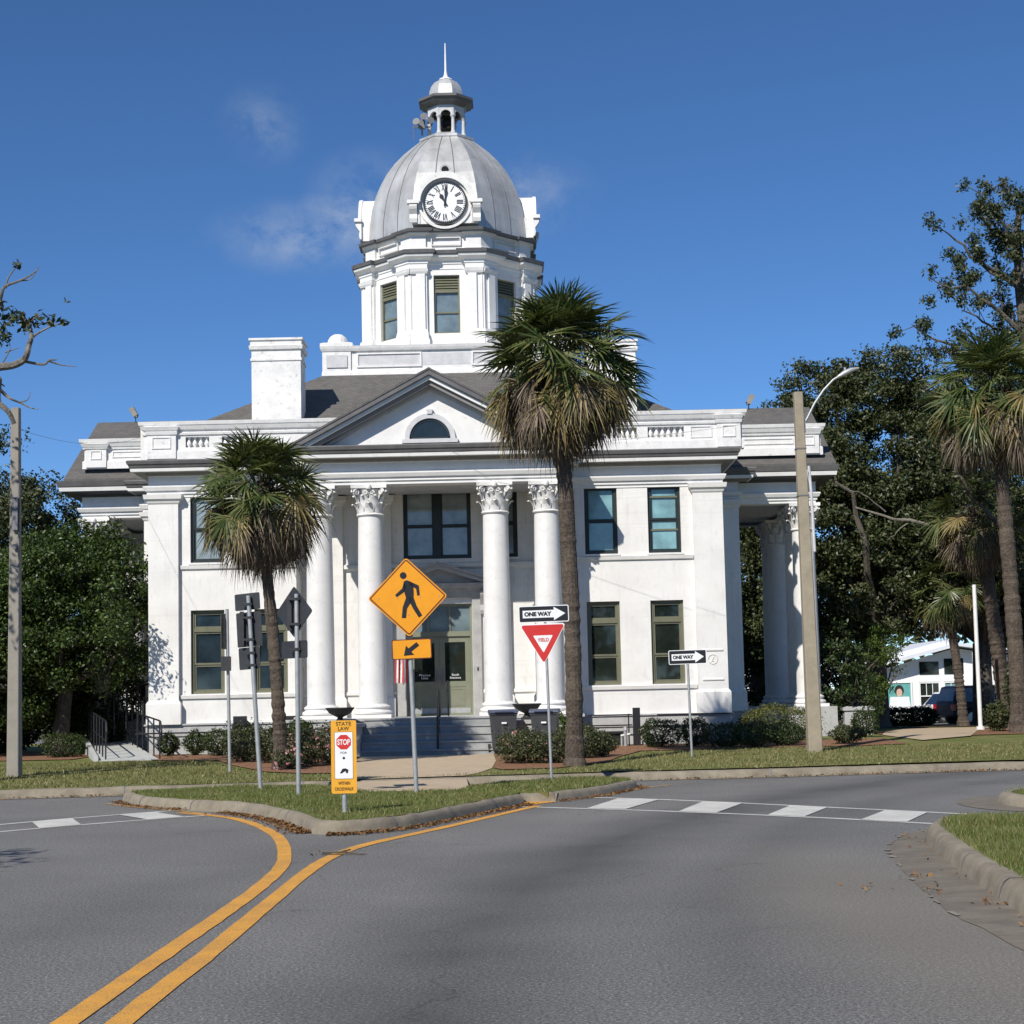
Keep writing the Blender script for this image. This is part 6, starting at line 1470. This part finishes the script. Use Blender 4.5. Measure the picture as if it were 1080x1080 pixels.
for k in range(9): m.tube([(-.5+k*.125, 0, .0), (-.5+k*.125, 0, 1.05)], .022, 5)
m.tube([(-.5, 0, 1.05), (.5, 0, 1.05)], .03, 5); m.tube([(-.5, 0, .1), (.5, 0, .1)], .025, 5); m.build('slats', 'blackmetal', o)
# ---- basement stair rails beside the plinth
def well(label, px, Y, h, extra):
    x = S(px, Y); o = thing('stair_guard', label, 'railing', (x, Y, gz(x, Y))); m = MB(); m.box(-.17, .17, -.06, .06, 0, h); m.build('panel', 'blackmetal', o); m = MB()
    for a, b in extra: m.tube([a, b], .02, 6)
    m.build('rail', 'blackmetal', o)
well('black stair guard panel by the plinth, left of the left palm', 251, 41.2, 1.02, [((-2.8, .5, .62), (-.17, .5, .62)), ((.17, 0, .9), (.17, 0, 0)), ((.32, 0, .85), (.32, 0, 0)), ((.17, 0, .9), (.75, .2, .3)), ((.17, 0, .6), (.7, .2, .05))])
well('black stair guard panel with curved rail, right of the left palm', 300, 41.2, 1.0, [((.17, 0, .98), (.33, 0, 1.0)), ((.33, 0, 1.0), (.42, 0, .88)), ((.42, 0, .88), (.42, 0, 0)), ((.28, 0, .95), (.28, 0, 0)), ((.42, .3, .6), (1.2, .3, .6)), ((-.17, 0, .5), (-.9, 0, .5))])
x = S(666, 42.2); o = thing('basement_rail', 'black post and rails around the basement opening at right', 'railing', (x, 42.2, gz(x, 42))); m = MB()
m.box(-.07, .12, -.05, .05, 0, 1.0)
for a, b in (((-1.2, .2, .82), (-.07, .2, .82)), ((-1.2, .2, .55), (-.07, .2, .55)), ((-.18, 0, .85), (-.18, 0, 0)), ((.12, 0, .78), (.5, 0, .78)), ((.6, .4, .80), (2.5, .4, .80))): m.tube([a, b], .018, 6)
m.build('rail', 'blackmetal', o)
o = thing('water_pump', 'small grey pipe fitting by the basement opening', 'pipe', (S(655, 42), 42, gz(2, 42))); m = MB(); m.tube([(0, 0, 0), (0, 0, .42)], .05, 8); m.tube([(-.12, 0, .28), (.12, 0, .32)], .04, 8); m.tube([(-.1, 0, 0), (-.1, 0, .3)], .03, 8); m.lathe([(.07, .42), (.05, .5), (.01, .52)], 10); m.build('pipe', 'galv', o)
# ---- small concrete block with a round top among the right shrubs
o = thing('stone_block', 'pale stone block between the young tree and the dark shrub', 'monument', (S(899, 48), 48, gz(0, 48))); m = MB(); m.box(-.42, .42, -.2, .2, 0, .75); m.mould([(-.42, -.2), (.42, -.2), (.42, .2), (-.42, .2)], [(.0, .70), (.05, .72), (.05, .80), (-.1, .84), (-.2, .84)], True); m.build('block', 'stone', o)
# stick lying on the road where the yellow lines part
o = thing('fallen_stick', 'dark forked stick on the asphalt between the parting yellow lines', 'stick', (-1.85, 17.3, .012)); m = MB(); m.tube([(-.25, .15, 0), (.0, .02, .012), (.22, -.1, .0)], .010, 5); m.tube([(-.1, .06, .0), (.05, .2, .02)], .008, 5); m.tube([(-.22, -.08, .0), (.26, -.22, .01)], .006, 5); m.build('stick', 'bark', o)

# ================================================================== BACKGROUND: HOUSE AND CARS
H = thing('white_house', 'low white house with pale metal roof and a teal mural beyond the right trees', 'house', (23.7, 88, 0))
m = MB(); m.wall(-4.3, 6.5, 0, 2.6, 0, [(-1.7, -.55, .55, 2.05), (-.35, .8, .55, 2.05)], .15); m.add([(-4.3, 0, 2.6), (6.5, 0, 2.6), (6.5, 0, 2.9), (.3, 0, 3.85)], [(0, 1, 2, 3)]); m.box(-4.3, 6.5, .16, 8, 0, 2.6); m.build('wall', 'clap', H)
m = MB()
for sgn, x0, x1, z0, z1 in ((1, -5.2, .3, 2.62, 3.95), (1, .3, 7.4, 3.95, 2.9)):
    m.add([(x0, -.9, z0), (x1, -.9, z1), (x1, 9, z1), (x0, 9, z0), (x0, -.9, z0+.16), (x1, -.9, z1+.16), (x1, 9, z1+.16), (x0, 9, z0+.16)], [(0, 3, 2, 1), (4, 5, 6, 7), (0, 1, 5, 4), (1, 2, 6, 5), (2, 3, 7, 6), (3, 0, 4, 7)])
m.build('roof', 'whiteroof', H)
m = MB(); m.prism([(-5.0, 2.72), (.3, 4.0), (.3, 4.4), (-5.0, 3.1)], .5, 9.6); m.build('upper_roof', 'whiteroof', H)
for x0 in (-1.7, -.35):
    m = MB(); frame_rects(m, x0+.003, x0+1.147, .553, 2.047, .07, .02, .1); m.box(x0+.07, x0+1.08, .03, .09, 1.26, 1.32)
    for k in (1, 2): m.box(x0+.07+k*.337-.015, x0+.07+k*.337+.015, .04, .08, 1.32, 1.98)
    w_ = m.build('window', 'clap', H); m = MB(); m.box(x0+.07, x0+1.08, .10, .104, .62, 1.98); m.build('pane', 'pane_low' if x0 < -1 else 'pane_up', w_)
for q in ((-1.65, -.6, 2.45, 3.15), (-.3, .75, 2.45, 3.3)): m = MB(); m.box(q[0], q[1], -.03, -.003, q[2], q[3]); m.build('clerestory_pane', 'pane_low', H)
m = MB(); frame_rects(m, -3.7, -2.1, .5, 2.1, .08, -.08, -.005); po = m.build('mural_frame', 'clap', H)
m = MB(); m.box(-3.62, -2.18, -.03, -.004, .58, 2.02); m.build('mural_board', 'teal', po)
m = MB(); m.prism([(-3.4, .6), (-2.2, .6), (-2.28, 1.28), (-3.3, 1.28)], -.045, -.031); m.build('mural_card', 'white', po)
m = MB(); m.prism([(-2.8+.25*cos(t), 1.62+.30*sin(t)) for t in [2*pi*i/20 for i in range(20)]], -.040, -.031); m.build('mural_hair', 'hair', po)
m = MB(); m.prism([(-2.8+.16*cos(t), 1.50+.22*sin(t)) for t in [2*pi*i/16 for i in range(16)]], -.046, -.041); m.build('mural_face', 'skin', po)
m = MB(); m.box(1.05, 1.18, -.85, -.72, 0, 3.6); m.build('porch_post', 'clap', H); m = MB(); m.box(-4.9, -4.78, -.85, -.72, 0, 2.66); m.build('porch_post', 'clap', H)
H2 = thing('shop_building', 'white building with a dark teal awning at the right edge', 'building', (31.5, 90, 0)); m = MB(); m.wall(-3.2, 8, 0, 3.2, 0, [(-2.6, -1.2, .9, 2.2), (.6, 3.0, .4, 2.3)], .15); m.box(-3.2, 8, .16, 7, 0, 3.2); m.build('wall', 'clap', H2)

for q in ((-2.6, -1.2, .9, 2.2), (.6, 3.0, .4, 2.3)): m = MB(); m.box(q[0], q[1], .12, .125, q[2], q[3]); m.build('window', 'pane_low', H2)
m = MB(); m.prism([(0, 2.95), (-1.3, 2.35), (-1.3, 2.2), (0, 2.6)], -.6, 8.2, 'x'); m.build('awning', 'tealdark', H2); m = MB(); m.box(-3.4, 8.2, -.2, 7.2, 3.2, 3.5); m.build('roof', 'whiteroof', H2)
H3 = thing('pale_house', 'pale house glimpsed under the dark trees behind the courthouse porch', 'house', (13.5, 96, 0)); m = MB(); m.box(-6, 3.4, 0, 7, 0, 2.5); m.build('wall', 'clap', H3); m = MB(); m.prism([(-6.5, 2.5), (3.9, 2.5), (2.5, 3.6), (-5, 3.6)], -.5, 7.5); m.build('roof', 'whiteroof', H3)
for k in range(3): m = MB(); m.box(-4.6+k*2.6, -3.6+k*2.6, -.03, -.004, .8, 1.9); m.build('window', 'pane_low', H3)
def car(name, label, loc, rz, body, L, H_, suv):
    o = thing(name, label, 'car', loc, (0, 0, rz), group=None); w = .92
    zb = .32; zs = .98 if suv else .84
    prof = [(-L/2, zb+.12), (-L/2+.03, zs-.02), (-L/2+.12, zs+.02)]+[(L/2-1.15, zs+.03), (L/2-.25, zs-.13), (L/2-.02, zs-.32), (L/2, zb+.1), (L/2-.15, zb), (L/2-.45, zb)]
    r = .36
    def archp(cx): return [(cx+(r+.05)*cos(t), max(zb, .34+(r+.05)*sin(t))) for t in [pi*i/10 for i in range(11)]]
    prof = prof+archp(L/2-.9)+archp(-L/2+.92)+[(-L/2+.2, zb)]
    m = MB(); m.prism(prof, -w, w)
    gh = [(-L/2+.10, zs+.0), (-L/2+.32, H_-.06), (-L/2+.6, H_), (L/2-2.35, H_), (L/2-2.1, H_-.05), (L/2-1.2, zs+.0)] if suv else [(-L/2+.6, zs), (-L/2+1.2, H_), (L/2-2.2, H_), (L/2-1.25, zs)]
    n = len(gh); vs = [(x, -w+.06+.16*(z-zs)/(H_-zs), z) for x, z in gh]+[(x, w-.06-.16*(z-zs)/(H_-zs), z) for x, z in gh]
    m.add(vs, [tuple(range(n)), tuple(range(2*n-1, n-1, -1))]+[(i, (i+1) % n, n+(i+1) % n, n+i) for i in range(n)]); b = m.build('body', body, o)
    bv = b.modifiers.new('edge', 'BEVEL'); bv.width = .035; bv.segments = 2; bv.limit_method = 'ANGLE'
    m = MB(); zt = H_-.12; z0 = zs+.06
    def gq(xa, xb, xc, xd, s):
        f = lambda z: s*(w-.06-.16*(z-zs)/(H_-zs)+.006); m.add([(xa, f(z0), z0), (xb, f(z0), z0), (xc, f(zt), zt), (xd, f(zt), zt)], [(0, 1, 2, 3)])
    for s in (-1, 1):
        x0 = -L/2+(.35 if suv else .95); x1 = L/2-1.45; xm = (x0+x1)/2
        if suv: gq(x0, x0+.75, x0+.75, x0+.2, s); gq(x0+.85, xm+.35, xm+.35, x0+.85, s); gq(xm+.45, x1, L/2-2.2, xm+.45, s)
        else: gq(x0, xm-.05, xm-.05, x0+.4, s); gq(xm+.05, x1, L/2-2.3, xm+.05, s)
    if suv: m.add([(-L/2+.105, -.72, zs+.1), (-L/2+.105, .72, zs+.1), (-L/2+.285, .66, H_-.12), (-L/2+.285, -.66, H_-.12)], [(0, 1, 2, 3)])
    else: m.add([(-L/2+.65, -.7, zs+.06), (-L/2+.65, .7, zs+.06), (-L/2+1.1, .62, H_-.08), (-L/2+1.1, -.62, H_-.08)], [(0, 1, 2, 3)])
    m.add([(L/2-1.22, -.76, zs+.05), (L/2-1.22, .76, zs+.05), (L/2-2.08, .66, H_-.09), (L/2-2.08, -.66, H_-.09)], [(0, 1, 2, 3)]); m.build('window', 'carglass', o, normals=False)
    for s in (-1, 1):
        for cx in (L/2-.9, -L/2+.92):
            q = MB(); q.tube([(cx, s*(w-.2), .34), (cx, s*(w+.01), .34)], r, 20); t_ = q.build('wheel', 'tyre', o); q = MB(); q.tube([(cx, s*(w+.0), .34), (cx, s*(w+.02), .34)], .22, 14); q.build('rim', 'rim', t_)
        q = MB(); y0, y1 = sorted((s*(w-.24), s*(w+.006))); q.box(-L/2-.012, -L/2+.12, y0, y1, zs-.32, zs-.05); q.build('taillight', 'taillight', o)
        q = MB(); y0, y1 = sorted((s*(w-.05), s*(w+.18))); q.box(L/2-1.6, L/2-1.45, y0, y1, zs+.02, zs+.18); q.build('mirror', body, o)
    return o
car('suv', 'dark blue sport utility car parked behind the small palm and white pole', (22.0, 75, .0), radians(14), 'navy', 4.8, 1.78, True)
car('sedan', 'white car mostly hidden behind the dark utility car', (21.9, 79.5, .0), radians(10), 'carwhite', 4.5, 1.5, False)
car('sedan', 'grey car parked in the shade left of the white house', (17.3, 81, .0), radians(80), 'cargrey', 4.5, 1.5, False)
